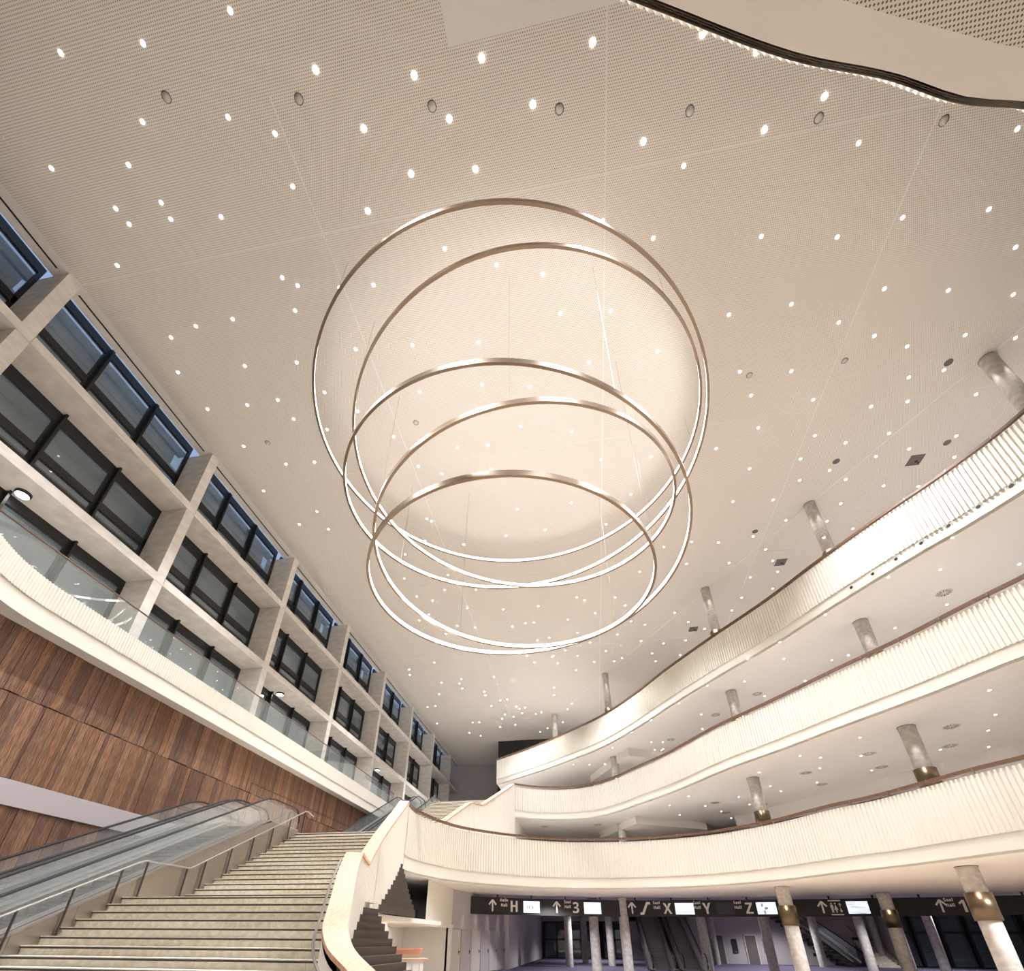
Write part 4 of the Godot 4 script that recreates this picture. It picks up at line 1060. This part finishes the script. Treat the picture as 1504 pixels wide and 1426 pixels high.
func fittings() -> void:
	var st := mb(true)
	lathe(st, Vector3.ZERO, [Vector2(0.0, -0.012), Vector2(0.048, -0.012), Vector2(0.054, 0.0)], 14)
	st.generate_normals()
	var mesh := st.commit()
	var cols := ["ceiling bay beside the facade", "inner bay towards the facade", "inner bay towards the balconies", "ceiling bay beside the balconies"]
	var rows := ["nearest the viewer's end", "above the chandelier", "past the chandelier", "well past the chandelier", "at the far end"]
	rows[0] = "before the first cross joint"
	rng.seed = 19
	var all := DOWN.duplicate()
	for i in 46:
		var d := rng.randf_range(33.0, 50.0)
		all.append(rng.randf_range(-15.0, -0.2 * d + 8.0)); all.append(d)
	for i in range(0, all.size(), 2):
		var x: float = all[i]; var d: float = all[i + 1]
		var c := 0 if x < -6.95 else 1 if x < 1.95 else 2 if x < 10.87 else 3
		var r := 0 if d < 5.6 else 1 if d < 14.5 else 2 if d < 23.4 else 3 if d < 32.3 else 4
		var o := MeshInstance3D.new()
		o.mesh = mesh; o.name = numbered(self, "downlight"); add_child(o, true)
		o.material_override = M.lamp_blue if i in [18, 20, 30] else M.lamp
		o.position = P(x, CEIL, d)
		if r == 0 and c in [1, 2]: o.scale = Vector3.ONE * 1.35
		tag(o, "small lit downlight, %s, %s" % [cols[c], rows[r]], "downlight", "downlights, %s, %s" % [cols[c], rows[r]])
	for q in [[DOWN3, 12.2, "soffit of the topmost balcony"], [DOWN2, 7.25, "soffit of the middle balcony"]]:
		for i in range(0, q[0].size(), 2):
			var o := MeshInstance3D.new()
			o.mesh = mesh; o.name = numbered(self, "downlight"); add_child(o, true)
			o.material_override = M.lamp
			o.position = P(q[0][i], q[1], q[0][i + 1]); o.scale = Vector3.ONE * 0.8
			tag(o, "small lit round downlight in the " + q[2], "downlight", "downlights in the " + q[2])
	# flush loudspeaker discs
	var n := 0
	var where := ["in the row across the ceiling, the one by the facade", "in the row across the ceiling, second from the facade", "in the row across the ceiling, third from the facade", "in the row across the ceiling, middle one", "in the row across the ceiling, third from the balcony wing", "in the row across the ceiling, second from the balcony wing", "in the row across the ceiling, the one by the balcony wing", "beyond the balcony-side joint", "above the chandelier's balcony rim", "above the facade-side rim of the chandelier", "inside the chandelier's bright circle"]
	for i in range(0, SPEAKERS.size(), 2):
		var o := thing("ceiling_speaker", "flush round loudspeaker cover " + where[n], "loudspeaker", P(SPEAKERS[i], CEIL, SPEAKERS[i + 1]), "loudspeaker covers in the ceiling")
		var s := mb(true); lathe(s, Vector3.ZERO, [Vector2(0.0, -0.014), Vector2(0.105, -0.014), Vector2(0.105, -0.002)], 20); obj("cover", s, M.trim, o)
		s = mb(); lathe(s, Vector3(0, -0.003, 0), [Vector2(0.105, 0), Vector2(0.122, 0)], 20); obj("shadow_gap", s, M.joint, o)
		n += 1
	# air diffusers in the soffits
	n = 0
	for q in [[10.7, 32.4, 7.25], [7.7, 31.6, 7.25], [14.2, 20.2, 7.25], [15.5, 22.6, 7.25], [12.6, 23.2, 7.25], [14.1, 25.4, 7.25], [10.9, 25.9, 7.25], [12.5, 28.2, 7.25], [9.0, 34.5, 7.25], [0.7, 37.3, 7.25], [-3.2, 37.5, 7.25], [14.9, 18.3, 12.2], [10.1, 27.0, 12.2], [8.4, 29.8, 12.2], [6.2, 33.9, 12.2]]:
		var at: String = ["middle", "topmost"][0 if q[2] < 8 else 1]
		var o := thing("air_diffuser", "round slotted air diffuser with dark swirl in the soffit of the %s balcony" % at, "vent", P(q[0], q[2], q[1]), "swirl diffusers in the soffit of the %s balcony" % at)
		var s := mb(true); lathe(s, Vector3.ZERO, [Vector2(0.0, -0.01), Vector2(0.27, -0.01), Vector2(0.29, 0.0)], 24); obj("plate", s, M.trim, o)
		s = mb()
		for i in 12:
			var a := TAU * i / 12
			var r1 := Vector3(cos(a), 0, sin(a)); var r2 := Vector3(cos(a + 0.18), 0, sin(a + 0.18))
			quad(s, r1 * 0.1 - Vector3(0, 0.012, 0), r1 * 0.24 - Vector3(0, 0.012, 0), r2 * 0.24 - Vector3(0, 0.012, 0), r2 * 0.1 - Vector3(0, 0.012, 0))
		obj("slots", s, M.ink, o)
		n += 1
	n = 0
	for q in [[16.4, 17.9], [12.5, 24.5], [8.6, 31.2]]:
		var o := thing("ceiling_hatch", "square grey ceiling plate with twin lamps, %s" % ["above the second column bay of the topmost balcony", "above the third column bay of the topmost balcony", "above the fourth column bay of the topmost balcony"][n], "ceiling plate", P(q[0], CEIL, q[1]), "square plates in the ceiling")
		var s := mb(); brick(s, Vector3(-0.3, -0.012, -0.3), Vector3(0.6, 0, 0), Vector3(0, 0.012, 0), Vector3(0, 0, 0.6)); obj("plate", s, M.taupe, o)
		s = mb(); lathe(s, Vector3(0.08, -0.014, -0.08), [Vector2(0, 0), Vector2(0.07, 0)], 12); lathe(s, Vector3(0.2, -0.014, -0.16), [Vector2(0, 0), Vector2(0.05, 0)], 12); obj("sockets", s, M.ink, o)
		n += 1
	for q in [[15.2, 13.2], [12.8, 17.4], [10.3, 21.6], [17.3, 17.1]]:
		var s := mb(); lathe(s, P(q[0], CEIL - 0.008, q[1]), [Vector2(0, 0), Vector2(0.15, 0), Vector2(0.15, 0.008)], 18)
		tag(obj("vent_disc", s, M.taupe), "round grey vent disc in the main ceiling near the topmost balcony's columns", "vent", "grey vent discs in the main ceiling")
	# dropped bulkheads on the galleries
	for q in [[7.25, 6.78, [0.8, 40.3, 3.2, 34.9, 8.3, 37.6, 10.5, 43.0, 2.0, 44.0], "first"], [12.2, 11.6, [0.5, 41.9, 3.3, 35.1, 8.5, 37.8, 11.0, 44.0, 2.0, 45.0], "second"]]:
		var poly := PackedVector2Array()
		for i in range(0, q[2].size(), 2): poly.append(Vector2(q[2][i], q[2][i + 1]))
		var s := mb(); slab(s, poly, q[1], q[0]); tag(obj("bulkhead", s, M.soffit), "pale angular dropped bulkhead above the %s gallery, by the fourth columns" % q[3], "bulkhead", "")
	# timber-clad wall of the first gallery
	var tw := thing("wall_timber_upper", "slatted timber wall behind the columns of the first gallery", "wall", Vector3.ZERO, "", "structure")
	var a := Vector2(12.54, 20.04) + Vector2(0.85, 0.53) * 6.35
	var dir := Vector2(-0.53, 0.85)
	rng.seed = 8
	var x := -3.0
	while x < 14.6:
		var wd := rng.randf_range(0.10, 0.2)
		var p := a + dir * x
		var s := mb(); brick(s, P(p.x, L1, p.y), Vector3(dir.x, 0, -dir.y) * (wd - 0.01), Vector3(0, 2.75, 0), Vector3(-0.85, 0, 0.53) * rng.randf_range(0.04, 0.06)); obj("plank", s, M.planks[rng.randi() % 7], tw)
		x += wd
	var s := mb(); var p0 := a + dir * -3.0 + Vector2(-0.85, -0.53) * 0.35; brick(s, P(p0.x, 6.45, p0.y), Vector3(dir.x, 0, -dir.y) * 17.8, Vector3(0, 0.8, 0), Vector3(0.85, 0, -0.53) * 0.6); obj("pelmet", s, M.soffit, tw)
	var db := thing("display_board", "white leaning board in the second gallery beside the fourth column", "board", P(-0.2, L2, 39.5))
	s = mb(); brick(s, Vector3(0, 0.0, 0), Vector3(0.9, 0, 0), Vector3(0.9, 2.4, -0.3), Vector3(0, 0, -0.06)); obj("face", s, M.white, db)
	s = mb(); brick(s, Vector3(-0.06, 0.0, 0.02), Vector3(0.06, 0, 0), Vector3(0.9, 2.44, -0.3), Vector3(0, 0, -0.1)); obj("edge", s, M.frame, db)

func lighting() -> void:
	# the house lamps: wide pools from the ceiling, and the galleries' downlights
	for q in [[-4, 4.0], [-10, 6], [2, 6], [8, 8], [-10, 14], [3, 16], [10, 14], [-8, 22], [2, 22], [-10, 29], [0, 30], [-6, 37], [-10, 44], [0, 42]]:
		spot("ceiling_spot", P(q[0], CEIL - 0.05, q[1]), P(q[0], 0, q[1]), 120.0, 50.0, Color(0.96, 0.97, 1.0), 0.15)
	for q in [[14.5, 17.5, 12.1], [12.5, 22, 12.1], [10.5, 27, 12.1], [5.5, 34, 12.1], [15.5, 19.5, 7.15], [13.5, 24, 7.15], [10.5, 29.5, 7.15], [4.5, 36, 7.15], [19, 16, 12.1], [19, 16, 7.15], [15.5, 22, 18.9], [10, 31, 18.9], [19, 15, 18.9]]:
		spot("gallery_spot", P(q[0], q[2], q[1]), P(q[0], 0, q[1]), 11.0 if q[2] < 15 else 30.0, 60.0, Color(0.97, 0.97, 1.0), 0.15)
	for q in [[13, 18], [10, 24], [4, 30], [-2, 30.5], [18, 22], [0, 38], [10, 38], [17, 36], [0, 50], [13, 44], [22, 40], [25, 30]]:
		spot("hall_spot", P(q[0], 2.12, q[1]), P(q[0], -1.6, q[1]), 18.0, 70.0, Color(0.98, 0.97, 1.0), 0.12)
	for kk in 8:
		var d := 5.22 + 7.21 * kk
		for q in [2.3, 5.4]: spot("ledge_spot", P(-16.2, 9.0, d + q), P(-16.7, 12.1, d + q), 1.6, 60.0, Color(1, 0.97, 0.93), 0.1)

func _ready() -> void:
	setup_view()
	make_materials()
	b1 = spline(B1, 0.1); b2 = spline(B2, 0.1); b3 = spline(B3, 0.1); stairwall = spline(STAIR, 0.08)
	setting()
	facade()
	wood_wall()
	gallery()
	balcony(b1, 2.19, 2.72, 4.42, 4.63, "lowest balcony: cream ribbed parapet with timber rail above the check-in sign", [], 1.42)
	balcony(b2, 7.25, 7.75, 9.36, 9.6, "middle balcony: cream ribbed parapet with dark timber rail, second from the ground", [], 1.42)
	var noz := []
	for i in 7: noz.append(Vector2(14.05, 13.0).lerp(Vector2(11.36, 17.76), i / 6.0))
	balcony(b3, 12.2, 12.7, 14.45, 14.65, "topmost balcony: cream ribbed parapet sweeping round under the main ceiling", noz, 1.42)
	columns()
	main_stair()
	second_stair()
	escalators()
	ground_hall()
	sign_board()
	chandelier()
	fittings()
	lighting()
